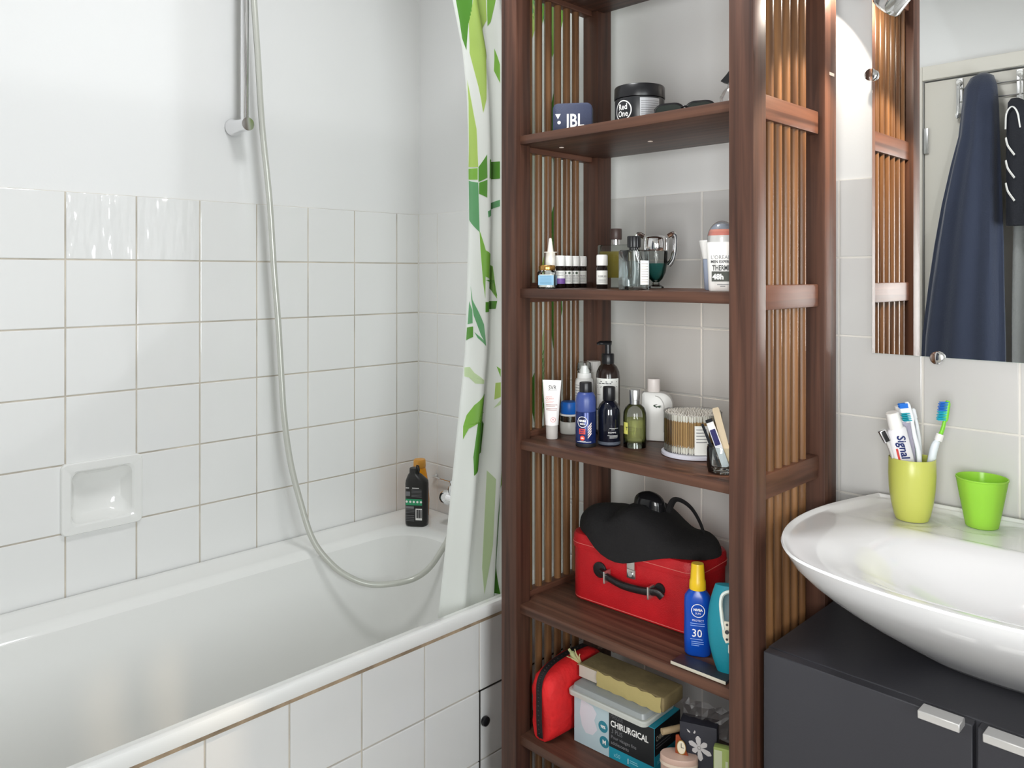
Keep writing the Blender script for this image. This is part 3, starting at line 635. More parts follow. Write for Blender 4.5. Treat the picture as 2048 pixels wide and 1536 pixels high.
b = B(); loft(b, [[p1+ax*d+side*r*cos(2*PI*k/20)+dep*r*sin(2*PI*k/20) for k in range(20)] for d, r in ((0.003, 0.0112), (0.005, 0.0118), (0.03, 0.0105), (0.0315, 0.009))]); obj('cap', b, white, paste)
tplav = M('toothpaste_lavender', '#b9b5c8', 0.35)
paste2 = thing('toothpaste_tube', 'crumpled lavender-grey toothpaste tube behind the blue-bristled brush', 'toothpaste', CUPL, YAW)
p0b, p1b = px(1828, 1000, 0.010), px(1812, 842, 0.014)
rg, ax2, s2, d2 = tubebody(p0b, p1b, 0.016, 0.0165, 0.003, 0.012); b = B(); loft(b, rg); obj('tube', b, tplav, paste2)
b = B(); loft(b, [[p1b+ax2*d+s2*r*cos(2*PI*k/20)+d2*r*0.75*sin(2*PI*k/20) for k in range(20)] for d, r in ((-0.003, 0.0172), (0.003, 0.0172), (0.006, 0.011), (0.025, 0.010))]); obj('cap', b, white, paste2)
paste3 = thing('toothpaste_tube', 'white and green toothpaste tube at the back of the cup', 'toothpaste', CUPL, YAW)
p0c, p1c = px(1836, 1000, 0.019), px(1831, 846, 0.032)
rg, ax3, s3, d3 = tubebody(p0c, p1c, 0.012, 0.0125, 0.003, 0.008); b = B(); loft(b, rg); obj('tube', b, M('toothpaste_green', '#5cae86', 0.35), paste3)
b = B(); loft(b, [[p1c+ax3*d+s3*r*cos(2*PI*k/20)+d3*r*0.7*sin(2*PI*k/20) for k in range(20)] for d, r in ((-0.002, 0.013), (0.002, 0.013), (0.004, 0.009), (0.014, 0.008))]); obj('cap', b, white, paste3)
def brush(label, hp_, rad, mat, head0, head1, bd, blen, cols, rows=9, grip=None, gm_=None, nubs=False):
    t = thing('toothbrush', label, 'toothbrush', CUPL, YAW)
    b = B(); P = spline([px(*q) for q in hp_], 6); n = len(P); rr = [rad[0]+(rad[1]-rad[0])*i/(n-1) for i in range(n)]
    tube(b, P, rr, 12, 0.8); obj('handle', b, mat, t)
    h0, h1 = px(*head0), px(*head1); b = B(); tube(b, [h0, h0.lerp(h1, 0.15), h0.lerp(h1, 0.85), h1], [0.0028, 0.0038, 0.0038, 0.0022], 12, 1.3); obj('head', b, mat, t)
    B_ = Vector(bd).normalized(); axh = (h1-h0).normalized(); across = axh.cross(B_).normalized()
    for ci, (f0, f1, cm) in enumerate(cols):
        b = B()
        for i in range(rows):
            for j in (-1, 0, 1):
                c = h0.lerp(h1, f0+(f1-f0)*(i+0.5)/rows)+across*0.0032*j; L_ = blen*(1+0.08*((i+ci) % 2))
                tube(b, [c, c+B_*L_], [0.00105, 0.0009], 6)
        o = obj('bristles', b, cm, t); o['kind'] = 'stuff'
    if grip:
        for q in grip:
            c0 = px(*q); b = B(); tube(b, [c0+Vector((0.0008, 0, 0.0022)), c0-Vector((0.0008, 0, 0.0022))], 0.0074, 14, 0.85); obj('grip_ring', b, gm_, t)
    if nubs:
        b = B()
        for i in range(5): c = h0.lerp(h1, 0.1+0.2*i); lathe(b, [(0.0016, -0.0016), (0.0016, 0.0016)], 8, cx=c.x+0.0042, cy=c.y)
        for v in b.verts: pass
        b.free()
    return t
teal_b = M('bristle_teal', '#1f9fb0', 0.5); blue_b = M('bristle_blue', '#2a78d8', 0.5); white_b = M('bristle_white', '#f4f5f8', 0.5); cyan_b = M('bristle_cyan', '#23b4cf', 0.5)
wht = M('brush_white', '#eef2f6', 0.3); grn = M('brush_green', '#84d63a', 0.3)
brush('white toothbrush with teal and blue bristles, leaning left in the yellow-green cup', [(1834, 1000, -0.01), (1831, 910, -0.012), (1822, 866, -0.012), (1817, 838, -0.012)], (0.0055, 0.0036), wht, (1817, 840, -0.012), (1806, 800, -0.012), (-1, 0.12, -0.12), 0.0135, [(0.06, 0.5, teal_b), (0.5, 0.72, white_b), (0.72, 0.95, blue_b)], 5)
brush('bright green toothbrush with blue and cyan bristles and a white grip', [(1846, 1000, -0.004), (1857, 905, -0.012), (1864, 880, -0.014), (1875, 858, -0.014), (1881, 836, -0.014)], (0.0068, 0.0034), grn, (1881, 838, -0.014), (1887, 797, -0.014), (-1, 0.1, 0.0), 0.0125, [(0.03, 0.5, cyan_b), (0.5, 0.95, blue_b)], 6, [(1871, 866, -0.014), (1869.5, 870, -0.014), (1868, 874, -0.014)], white)
t = [o for o in COL.objects if o.name.startswith('toothbrush') and o.type == 'EMPTY' and 'bright green' in o.get('label', '')][0]
b = B(); tube(b, spline([px(1846, 1000, -0.0045), px(1856, 912, -0.0125), px(1861, 886, -0.0145), px(1866, 877, -0.0145)], 6), [0.0074]*12+[0.0074, 0.0070, 0.0068, 0.0066, 0.0062, 0.0058, 0.0055], 14, 0.85); obj('grip', b, M('grip_white', '#e4ecf2', 0.35), t)
brush('plain white toothbrush turned sideways at the back of the yellow-green cup', [(1842, 1000, 0.012), (1848, 905, 0.014), (1842, 850, 0.014), (1838, 838, 0.014)], (0.005, 0.003), wht, (1838, 840, 0.014), (1833, 818, 0.014), (0.1, 1, 0.0), 0.011, [(0.05, 0.95, white_b)], 8)
rz_ = thing('razor', 'razor with a chrome and black head hanging over the left edge of the yellow-green cup', 'razor', CUPL, YAW)
b = B(); tube(b, spline([px(1812, 990, 0.002), px(1782, 905, -0.004), px(1772, 882, -0.006), px(1766, 872, -0.008)], 6), [0.004]*19, 10); obj('handle', b, alu, rz_)
b = B(); box(b, -0.011, 0.011, -0.004, 0.004, -0.006, 0.006, 0.0015)
for v in b.verts: v.co = Matrix.Rotation(1.1, 3, 'Y') @ v.co + px(1763, 868, -0.010)
obj('head', b, chrome, rz_)
b = B(); box(b, -0.0095, 0.0095, -0.0055, -0.0035, -0.0035, 0.0035, 0.0008)
for v in b.verts: v.co = Matrix.Rotation(1.1, 3, 'Y') @ v.co + px(1763, 868, -0.010)
obj('blade_strip', b, black, rz_)

# ------------------------------------------------------------------ bottles on the bath corner
sh = thing('shampoo_bottle', 'black shampoo bottle with a green band, standing on the bath corner', 'bottle', (0.141, -0.118, TZ+0.0005), 0.62)
shm = M('shampoo_black', '#242322', 0.35)
b = B(); rloft(b, [(0.0, 0.058, 0.036, 0.012), (0.003, 0.064, 0.041, 0.016), (0.012, 0.066, 0.043, 0.018), (0.118, 0.066, 0.043, 0.018), (0.127, 0.064, 0.041, 0.018), (0.143, 0.040, 0.034, 0.0165, -0.006, 0), (0.148, 0.028, 0.028, 0.0135, -0.008, 0), (0.161, 0.027, 0.027, 0.0130, -0.008, 0), (0.1625, 0.024, 0.024, 0.0115, -0.008, 0)]); obj('body', b, shm, sh)
f = flatp(0.0219)
b = B(); patch(b, f, -0.027, 0.021, 0.060, 0.078, 2, 1); obj('green_band', b, M('green_label', '#2f9a6a', 0.45), sh, False)
b = B(); patch(b, f, 0.002, 0.021, 0.018, 0.051, 2, 1); obj('barcode_field', b, whitem, sh, False)
f2 = flatp(0.0223)
b = B()
for i in range(9): patch(b, f2, 0.004+i*0.0018, 0.0049+i*0.0018+0.0004*(i % 3), 0.024, 0.048, 1, 1)
obj('barcode', b, ink, sh, False)
b = B()
for i in range(5): pdisc(b, f2, -0.024+i*0.0105, 0.070, 0.0033, 16)
obj('symbols', b, whitem, sh, False)
prints(sh, f2, [(-0.027, -0.017, 0.108), (-0.008, 0.012, 0.108)], whitem, 0.0022)
prints(sh, f2, [(-0.010, 0.020, 0.104-0.004*i) for i in range(6)]+[(-0.027, -0.002, 0.030-0.005*i) for i in range(4)]+[(-0.027, -0.001, 0.046-0.004*i) for i in range(3)], greyink, 0.0013)
b = B(); patch(b, f2, -0.027, -0.014, 0.086, 0.099, 1, 1); patch(b, f2, -0.027, -0.003, 0.050, 0.057, 1, 1); obj('print_block', b, greyink, sh, False)
b = B(); tube(b, [(0.006, -0.006, 0.146), (0.009, -0.008, 0.158), (0.007, -0.010, 0.171), (0.003, -0.010, 0.172), (0.001, -0.009, 0.160)], 0.0022, 8); obj('hanger_loop', b, black, sh)
oc = thing('shower_gel_bottle', 'orange shower gel bottle standing behind the black shampoo', 'bottle', (0.088, -0.066, TZ+0.0005), 0.62)
b = B(); rloft(b, [(0.0, 0.050, 0.032, 0.012), (0.003, 0.054, 0.036, 0.014), (0.05, 0.058, 0.038, 0.017), (0.095, 0.052, 0.036, 0.016), (0.125, 0.044, 0.033, 0.015), (0.140, 0.037, 0.030, 0.0145), (0.146, 0.034, 0.029, 0.014)]); obj('body', b, M('orange_plastic', '#e8990f', 0.25, sss=0.1), oc)
b = B(); lathe(b, [(0.0175, 0.146), (0.0185, 0.148), (0.0180, 0.166), (0.016, 0.170), (0.0, 0.171)], 28, cap1=False); obj('cap', b, M('orange_cap', '#d99a3e', 0.35), oc)

# ------------------------------------------------------------------ first shelf (top): speaker, jar, glasses, spray
RK = 0.951                       # size of everything kept on the rack
SCALE = RK
S1, S2, S3, S4, S5, S6 = 1.5729, 1.2601, 0.9500, 0.6143, 0.3457, 0.1305
sp = thing('speaker', 'small dark blue portable speaker with white lettering on the upper shelf', 'speaker', (0.8811, -0.2968, S1), 0.60)
spm = M('speaker_blue', '#343b55', 0.5, bump=0.25, bscale=900)
b = B()
def xz(pts, y): return [(x, y, z+0.0355) for x, z in pts]
loft(b, [xz(rrect(0.080, 0.066, 0.010), -0.0150), xz(rrect(0.0845, 0.070, 0.012), -0.0135), xz(rrect(0.086, 0.071, 0.0125), -0.009), xz(rrect(0.086, 0.071, 0.0125), 0.012), xz(rrect(0.082, 0.067, 0.011), 0.016)]); obj('body', b, spm, sp)
fs = flatp(0.0153)
text('JBL', 0.040, whitem, sp, fs, 0.006, 0.019, 0.74, 0.02)
b = B(); ppoly(b, fs, [(-0.037, 0.0475), (-0.025, 0.0475), (-0.031, 0.0365)]); pdisc(b, fs, -0.0285, 0.0290, 0.0038, 16); obj('logo_mark', b, whitem, sp, False)
wx = thing('wax_jar', 'black screw-top hair wax jar with a round white logo', 'jar', (1.0292, -0.2703, S1), 0.45)
b = B(); lathe(b, [(0.049, 0), (0.0505, 0.003), (0.0505, 0.058), (0.049, 0.059)], 40); obj('body', b, M('jar_black', '#222326', 0.3), wx)
b = B(); lathe(b, [(0.0515, 0.0595), (0.052, 0.061), (0.0515, 0.082), (0.050, 0.0845), (0.0, 0.0848)], 48, cap1=False); obj('lid', b, black, wx)
cp = cylp(0.0509, 0, -0.55)
b = B(); pdisc(b, cp, 0.0, 0.032, 0.021, 36, 0.0188); obj('logo_ring', b, whitem, wx, False)
text('Red', 0.017, whitem, wx, cp, 0, 0.034, 0.85, 0.015); text('One', 0.017, whitem, wx, cp, 0, 0.020, 0.85, 0.015)
cq = cylp(0.0508, 0, 0.62)
b = B(); patch(b, cq, -0.022, 0.022, 0.008, 0.055, 8, 1); obj('label', b, M('silver_label', '#b4b5b8', 0.35, 0.5), wx, False)
prints(wx, cylp(0.0511, 0, 0.62), [(-0.02, 0.02, 0.048-0.0045*i) for i in range(8)], greyink, 0.0012)
sg = thing('sunglasses', 'folded dark sunglasses lying on the upper shelf right of the wax jar', 'glasses', (1.1464, -0.2901, S1+RK*(0.003)), 0.35)
lensm = M('dark_lens', '#2c322f', 0.1)
for xx in (-0.030, 0.030):
    b = B(); pts = rrect(0.052, 0.040, 0.017, 6)
    loft(b, [[(xx+x*k, -0.012+yo+0.25*(x/0.05)**2*0.02, 0.0150+z*0.62*k) for x, z in pts] for yo, k in ((0.0, 0.96), (0.0015, 1.0), (0.003, 0.96))]); obj('lens', b, lensm, sg)
    b = B(); tube(b, [(xx+x*1.03, -0.0105+0.25*(x/0.05)**2*0.02, 0.0150+z*0.64) for x, z in pts+pts[:1]], 0.0022, 6); obj('rim', b, black, sg)
for s_ in (-1, 1):
    b = B(); tube(b, spline([(s_*0.058, -0.008, 0.020), (s_*0.058, 0.006, 0.019), (s_*0.04, 0.014+0.003*s_, 0.014), (-s_*0.05, 0.018+0.003*s_, 0.006)], 6), 0.0026, 8, 0.7); obj('temple', b, black, sg)
b = B(); tube(b, spline([(-0.006, -0.011, 0.019), (0, -0.013, 0.021), (0.006, -0.011, 0.019)], 5), 0.002, 8); obj('bridge', b, black, sg)
sb = thing('spray_bottle', 'white bottle with a black nozzle half hidden by the right post, upper shelf', 'bottle', (1.2177, -0.2473, S1), 0.2)
b = B(); rloft(b, [(0, 0.044, 0.030, 0.010), (0.004, 0.047, 0.033, 0.012), (0.040, 0.047, 0.033, 0.014), (0.052, 0.034, 0.026, 0.012), (0.058, 0.020, 0.020, 0.009), (0.066, 0.019, 0.019, 0.009)]); obj('body', b, clearp, sb)
b = B(); prism(b, [(-0.010, 0.066), (0.012, 0.066), (0.014, 0.095), (0.006, 0.102), (-0.009, 0.083), (-0.021, 0.071), (-0.018, 0.069)], -0.007, 0.007); obj('nozzle', b, black, sb)

# ------------------------------------------------------------------ second shelf: small bottles and perfumes
cj = thing('cream_jar', 'small clear cream jar with a gold lid and light blue label', 'jar', (0.8544, -0.3472, S2), 0.62)
b = B(); rloft(b, [(0, 0.036, 0.036, 0.010), (0.002, 0.0395, 0.0395, 0.012), (0.034, 0.0395, 0.0395, 0.012), (0.0385, 0.034, 0.034, 0.015)]); obj('body', b, glass, cj)
b = B(); rloft(b, [(0.003, 0.034, 0.034, 0.010), (0.030, 0.034, 0.034, 0.010)]); obj('cream', b, M('cream', '#e9e9e2', 0.5), cj)
b = B(); lathe(b, [(0.0175, 0.0385), (0.0182, 0.040), (0.0182, 0.0475), (0.017, 0.0495), (0.0, 0.05)], 30, cap1=False); obj('lid', b, gold, cj)
b = B(); patch(b, flatp(0.0200), -0.0165, 0.0165, 0.007, 0.028, 1, 1); patch(b, sidep(0.0200), -0.0165, 0.0165, 0.007, 0.028, 1, 1); obj('label', b, M('label_blue', '#86b4cf', 0.5), cj, False)
prints(cj, flatp(0.0203), [(-0.013, 0.012, 0.0245-0.003*i) for i in range(6)], M('ink_blue', '#5d8fae', 0.5), 0.001)
ns = thing('nasal_spray', 'white nasal spray bottle with a long nozzle behind the gold-lidded jar', 'bottle', (0.8368, -0.3172, S2), 0.7)
b = B(); lathe(b, [(0.0115, 0), (0.012, 0.002), (0.012, 0.040), (0.0105, 0.046)], 24); obj('body', b, white, ns)
b = B(); lathe(b, [(0.0112, 0.046), (0.0112, 0.058), (0.0105, 0.0775), (0.0148, 0.0778), (0.0148, 0.0792), (0.0068, 0.0795), (0.0058, 0.088), (0.0036, 0.104), (0.0030, 0.108), (0.0015, 0.1095)], 24); obj('nozzle', b, M('ivory_plastic', '#efe9de', 0.35), ns)
amber = M('dark_amber_glass', '#1a1210', 0.12)
labw = M('label_white', '#eeeee9', 0.5); purp = M('label_purple', '#7d59a6', 0.5)
def dropper(name_label, loc, kind, group=None):
    t = thing('dropper_bottle', name_label, 'bottle', (*loc, S2), 0.68, group)
    b = B(); lathe(b, [(0.0112, 0), (0.0118, 0.0015), (0.0118, 0.043), (0.010, 0.047), (0.009, 0.050)], 26); obj('glass', b, amber, t)
    b = B(); lathe(b, [(0.0118, 0.0485), (0.0121, 0.050), (0.0119, 0.069), (0.0108, 0.0715), (0.0, 0.0718)], 30, cap1=False, flute=0.02); obj('cap', b, white, t)
    c = cylp(0.01195)
    b = B(); patch(b, c, -0.016, 0.016, 0.009, 0.038, 10, 1); obj('label', b, labw, t, False)
    c2_ = cylp(0.0121)
    if kind == 'purple':
        b = B(); patch(b, c2_, -0.016, 0.016, 0.009, 0.021, 10, 1); obj('label_band', b, purp, t, False)
        prints(t, c2_, [(-0.006, 0.009, 0.034-0.0035*i) for i in range(3)], greyink, 0.0009)
    else:
        prints(t, c2_, [(-0.009, 0.010, 0.0255)], ink, 0.0016); prints(t, c2_, [(-0.008, 0.009, 0.0225-0.003*i) for i in range(4)], greyink, 0.0008)
        if kind == 'leaf':
            b = B(); pdisc(b, c2_, 0.005, 0.033, 0.0030, 14); pdisc(b, c2_, -0.004, 0.033, 0.0024, 14); obj('leaf_emblem', b, M('ink_green', '#4d5a4c', 0.5), t, False)
    return t
dropper('white-capped dropper bottle with a purple label band, nearest of the row of four', (0.8378, -0.2882), 'purple')
dropper('white-capped dropper bottle just behind the purple-banded one', (0.8364, -0.2625), 'leaf')
dropper('white-capped dropper bottle second from the back of the row of four', (0.8349, -0.2369), 'leaf')
dropper('white-capped dropper bottle at the back end of the row of four', (0.8335, -0.2117), 'plain')
dropper('white-capped dropper bottle standing alone in front of the amber perfume', (0.9518, -0.2901), 'lines')
pa = thing('perfume_bottle', 'square amber perfume bottle with a brown cap on the middle upper shelf', 'perfume', (0.8920, -0.1665, S2), 0.42)
b = B(); rloft(b, [(0, 0.074, 0.034, 0.004), (0.002, 0.077, 0.037, 0.005), (0.094, 0.077, 0.037, 0.005), (0.097, 0.073, 0.033, 0.005)]); obj('glass', b, glass, pa)
b = B(); rloft(b, [(0.022, 0.069, 0.029, 0.004), (0.024, 0.070, 0.030, 0.004), (0.082, 0.070, 0.030, 0.004)]); obj('perfume', b, thin('amber_liquid', (0.62, 0.55, 0.24), 0.2, 0.1, 0.45, C('#a39548')), pa)
b = B(); lathe(b, [(0.0105, 0.0972), (0.0105, 0.109)], 24); obj('collar', b, chrome, pa)
b = B(); lathe(b, [(0.0130, 0.109), (0.0138, 0.1105), (0.0138, 0.132), (0.0130, 0.134), (0.0, 0.134)], 28, cap1=False); obj('cap', b, M('brown_cap', '#4a3a36', 0.4), pa)
pc = thing('perfume_bottle', 'clear square glass perfume bottle with a ribbed black cap in front of the trophy bottle', 'perfume', (1.0670, -0.3405, S2), 0.0)
gsol = thin('thick_clear_glass', (0.90, 0.93, 0.93), 1.6, 0.02)
b = B(); rloft(b, [(0, 0.048, 0.036, 0.003), (0.002, 0.050, 0.038, 0.004), (0.074, 0.050, 0.038, 0.004), (0.0775, 0.046, 0.034, 0.005)]); obj('glass', b, gsol, pc)
b = B(); rloft(b, [(0.007, 0.040, 0.029, 0.003), (0.056, 0.040, 0.029, 0.003)]); obj('perfume', b, thin('pale_liquid', (0.86, 0.90, 0.91), 0.8, 0.03), pc)
b = B(); tube(b, [(0, 0, 0.012), (0.003, 0, 0.04), (0, 0, 0.077)], 0.0016, 8); obj('dip_tube', b, white, pc)
b = B(); patch(b, sidep(0.0193), -0.014, 0.014, 0.010, 0.057, 1, 1)
for v in b.verts: v.co.x += 0.006
obj('label', b, M('label_frost', '#e6ebee', 0.45), pc, False)
prints(pc, sidep(0.0255), [(-0.011, 0.011, 0.050-0.005*i) for i in range(8)], greyink, 0.0008)
b = B(); lathe(b, [(0.0095, 0.0775), (0.0095, 0.082), (0.0128, 0.083), (0.0132, 0.085), (0.0132, 0.103), (0.0125, 0.105)], 36, flute=0.07); obj('cap', b, black, pc)
pt = thing('perfume_bottle', 'trophy-shaped teal perfume bottle with a chrome cap and two handles', 'perfume', (0.9997, -0.1712, S2), 0.55)
b = B(); lathe(b, [(0.017, 0), (0.017, 0.003), (0.008, 0.008), (0.007, 0.013), (0.014, 0.020), (0.021, 0.034), (0.0245, 0.055), (0.0255, 0.078), (0.0255, 0.081)], 36); obj('glass', b, glass, pt)
b = B(); lathe(b, [(0.006, 0.017), (0.0125, 0.0215), (0.0195, 0.035), (0.0228, 0.054)], 32); obj('perfume', b, thin('teal_liquid', (0.25, 0.55, 0.52), 0.2, 0.1, 0.4, C('#3f8f8a')), pt)
b = B(); lathe(b, [(0.026, 0.0812), (0.027, 0.083), (0.027, 0.108), (0.0255, 0.110), (0.020, 0.1135), (0.0, 0.1145)], 14, cap1=False); obj('cap', b, chrome, pt)
for s_ in (-1, 1):
    b = B(); tube(b, spline([(s_*0.026, 0, 0.112), (s_*0.036, 0, 0.117), (s_*0.040, 0, 0.110), (s_*0.040, 0, 0.085), (s_*0.035, 0, 0.062), (s_*0.026, 0, 0.050)], 6), 0.0034, 10, 2.2); obj('handle', b, chrome, pt)
fz = M('frosted_white', '#edebe8', 0.35, sss=0.1)
ro = thing('roll_on_deodorant', 'white roll-on deodorant with a clear domed cap next to the right post', 'deodorant', (1.2453, -0.3320, S2), 0.50)
b = B(); rloft(b, [(0, 0.044, 0.030, 0.013), (0.003, 0.047, 0.033, 0.015), (0.05, 0.051, 0.036, 0.017), (0.085, 0.055, 0.040, 0.019), (0.088, 0.052, 0.038, 0.018)]); obj('body', b, fz, ro)
b = B(); prof = [(0.0262*cos(a), 0.094+0.033*sin(a)) for a in [-0.55+(PI/2+0.55)*i/14 for i in range(14)]]; lathe(b, prof+[(0.0005, 0.127)], 32, 1, 0.75, cap0=False); obj('cap', b, clearp, ro)
for nm, za, zb, cm in (('white_ball', 0.072, 0.100, white), ('red_band', 0.100, 0.107, M('coral', '#e8745c', 0.4)), ('orange_band', 0.107, 0.111, M('peach', '#f08a6c', 0.4)), ('grey_top', 0.111, 0.121, M('grey_blue', '#7d8798', 0.4))):
    b = B(); pr = [((0.0252*math.sqrt(max(0.0004, 1-((z-0.094)/0.030)**2))), z) for z in [za+(zb-za)*i/6 for i in range(7)]]; lathe(b, pr, 28, 1, 0.74); obj(nm, b, cm, ro)
fr = flatp(0.0192)
text("L'OREAL", 0.0095, greyink, ro, fr, -0.019, 0.0575, 0.95, 0.0, 'LEFT'); text('MEN EXPERT', 0.0068, ink, ro, fr, -0.019, 0.0505, 0.9, 0.03, 'LEFT')
text('THERMIC', 0.0135, ink, ro, fr, -0.0165, 0.0372, 0.62, 0.02, 'LEFT')
b = B(); patch(b, flatp(0.0188), -0.0175, 0.022, 0.0175, 0.0355, 1, 1); obj('dark_label', b, M('olive_black', '#2c2f22', 0.5), ro, False)
text('48h', 0.0135, whitem, ro, fr, -0.016, 0.0215, 0.95, 0.04, 'LEFT'); prints(ro, fr, [(-0.008, 0.012, 0.0115), (-0.003, 0.006, 0.0085)], greyink, 0.0012)
r2 = thing('roll_on_deodorant', 'frosted blue-grey roll-on deodorant with a white flat top behind the domed one', 'deodorant', (1.1949, -0.2740, S2), 0.50)
b = B(); rloft(b, [(0, 0.030, 0.024, 0.010), (0.003, 0.034, 0.027, 0.012), (0.058, 0.040, 0.032, 0.014), (0.059, 0.040, 0.032, 0.014)]); obj('body', b, M('frosted_blue', '#9aa4b8', 0.25), r2)
b = B(); rloft(b, [(0.0595, 0.041, 0.033, 0.014), (0.075, 0.047, 0.037, 0.016), (0.093, 0.054, 0.040, 0.018), (0.0945, 0.052, 0.038, 0.017)]); obj('cap', b, white, r2)

# ------------------------------------------------------------------ third shelf
tb = thing('cream_tube', 'white face cream tube standing on its cap at the left of the middle shelf', 'tube', (0.8511, -0.3286, S3), 0.55)
b = B(); rings = []
for i in range(11):
    t_ = i/10; z = 0.030+0.0965*t_; wd = 0.0142+0.0065*t_; dp = 0.0142*(1-t_)+0.0012
    rings.append([(wd*cos(2*PI*k/28), dp*sin(2*PI*k/28), z) for k in range(28)])
loft(b, rings); obj('tube', b, M('tube_white', '#efeae8', 0.35), tb)
b = B(); lathe(b, [(0.0122, 0), (0.0128, 0.001), (0.0132, 0.029), (0.0125, 0.0298)], 28); obj('cap', b, M('cap_clear_grey', '#c3bdb8', 0.3), tb)
def tubep(x, y):
    t_ = (y-0.030)/0.0965; wd = 0.0142+0.0065*t_; dp = 0.0142*(1-t_)+0.0012
    return Vector((x, -dp*math.sqrt(max(0, 1-(x/wd)**2))-0.0006, y))
text('SVR', 0.0128, ink, tb, tubep, 0.002, 0.1065, 0.82, 0.0)
prints(tb, tubep, [(-0.008, 0.012, 0.104)], greyink, 0.0005)
text('CICAVIT', 0.0052, redink, tb, tubep, -0.0035, 0.0853, 0.95, 0.0); prints(tb, tubep, [(-0.012, 0.002, 0.0905), (-0.012, 0.006, 0.0815), (-0.012, 0.004, 0.078)], M('pink_ink', '#dda29d', 0.5), 0.0009)
prints(tb, tubep, [(-0.012, 0.013, 0.0735), (-0.012, 0.009, 0.0705), (-0.011, 0.013, 0.0655), (-0.011, 0.012, 0.0625)], M('brown_ink', '#9c6a63', 0.5), 0.0010)
b = B(); pdisc(b, tubep, 0.005, 0.0425, 0.0052, 24, 0.0045); pdisc(b, tubep, 0.005, 0.0435, 0.0012, 10); patch(b, tubep, 0.0046, 0.0054, 0.039, 0.0435, 1, 1); obj('emblem', b, redink, tb, False)
bp_ = thing('lidded_pot', 'small frosted pot with a bright blue ribbed lid on the middle shelf', 'pot', (0.8402, -0.2597, S3), 0.5)
b = B(); lathe(b, [(0.0205, 0), (0.022, 0.002), (0.022, 0.026), (0.0215, 0.027)], 32); obj('base', b, M('frosted_grey', '#c2c2bc', 0.4), bp_)
b = B(); lathe(b, [(0.0205, 0.0272), (0.0205, 0.040)], 28); lathe(b, [(0.005, 0.027), (0.0042, 0.040)], 12); obj('window', b, glass, bp_)
b = B(); lathe(b, [(0.0218, 0.0402), (0.0222, 0.0415), (0.0218, 0.0442)], 30); obj('collar', b, white, bp_)
b = B(); lathe(b, [(0.0195, 0.0444), (0.0205, 0.046), (0.0203, 0.066), (0.0185, 0.0705), (0.0, 0.071)], 44, cap1=False, flute=0.035); obj('lid', b, M('bright_blue', '#1667c4', 0.4), bp_)
nv = thing('spray_deodorant', 'dark blue spray deodorant can with a round badge and orange square', 'deodorant', (0.9452, -0.3334, S3), 0.62)
b = B(); lathe(b, [(0.0205, 0), (0.0212, 0.002), (0.0212, 0.008)], 36); obj('base', b, blackm, nv)
b = B(); lathe(b, [(0.0212, 0.008), (0.0214, 0.010), (0.0214, 0.0715), (0.0210, 0.0725)], 40); obj('can', b, M('deep_blue', '#1a2a5e', 0.22, 0.3), nv)
b = B(); lathe(b, [(0.0211, 0.0726), (0.0214, 0.074), (0.0212, 0.095), (0.0195, 0.104), (0.0160, 0.1105), (0.0135, 0.112)], 40); obj('cap', b, M('matt_blue', '#3a4a86', 0.35), nv)
b = B(); lathe(b, [(0.0132, 0.112), (0.0134, 0.113), (0.0132, 0.130), (0.0122, 0.132), (0.0, 0.132)], 32, cap1=False, flute=0.03); obj('nozzle', b, black, nv)
cn = cylp(0.0216, 0, -0.12); cn2 = cylp(0.0219, 0, -0.12); cn3 = cylp(0.0222, 0, -0.12)
b = B(); pdisc(b, cn, -0.003, 0.0525, 0.0112, 32); obj('badge', b, M('badge_navy', '#12163a', 0.4), nv, False)
b = B(); pdisc(b, cn2, -0.003, 0.0525, 0.0114, 32, 0.0103); obj('badge_ring', b, whitem, nv, False)
text('NIVEA', 0.0058, whitem, nv, cn2, -0.003, 0.0528, 0.95, 0.05); text('MEN', 0.0048, whitem, nv, cn2, -0.003, 0.0468, 1.1, 0.02)
b = B(); patch(b, cn, -0.0105, 0.003, 0.0275, 0.0385, 6, 1); pdisc(b, cn, -0.003, 0.0195, 0.0052, 22); obj('orange_print', b, orange, nv, False)
text('DRY', 0.0052, navy_b, nv, cn2, -0.0036, 0.0335, 0.95, 0.04); text('IMPACT', 0.0036, navy_b, nv, cn2, -0.0036, 0.0295, 0.85, 0.04); text('48h', 0.0045, whitem, nv, cn2, -0.003, 0.018, 0.9, 0.02)
b = B()
for i in range(5): ppoly(b, cn2, [(0.0085, 0.0245+0.0052*i-0.006), (0.0165, 0.0315+0.0052*i-0.004), (0.0165, 0.0350+0.0052*i-0.004), (0.0085, 0.0275+0.0052*i-0.006)])
obj('stripes', b, M('stripe_peach', '#e8d6d0', 0.45), nv, False)
prints(nv, cn2, [(-0.016, 0.016, 0.0112), (-0.009, 0.004, 0.0128)], whitem, 0.0007)
fo = thing('foam_can', 'white foam dispenser with a clear cap behind the blue deodorant', 'can', (0.8611, -0.2359, S3), 0.6)
b = B(); lathe(b, [(0.020, 0), (0.0212, 0.003), (0.0212, 0.112), (0.0195, 0.120), (0.0165, 0.1235)], 34); obj('body', b, M('can_white', '#e5e3df', 0.3), fo)
b = B(); lathe(b, [(0.0155, 0.1236), (0.0160, 0.125), (0.0155, 0.135)], 30); lathe(b, [(0.0125, 0.135), (0.012, 0.140), (0.0085, 0.145), (0.007, 0.151)], 24); obj('pump', b, white, fo)
b = B(); lathe(b, [(0.0163, 0.1355), (0.0160, 0.148), (0.0145, 0.1575), (0.010, 0.1595), (0.0, 0.16)], 30, cap0=False, cap1=False); obj('clear_cap', b, glass, fo)
b = B(); patch(b, cylp(0.0214, 0, 0.75), -0.008, 0.006, 0.07, 0.105, 6, 1); obj('red_print', b, redink, fo, False)
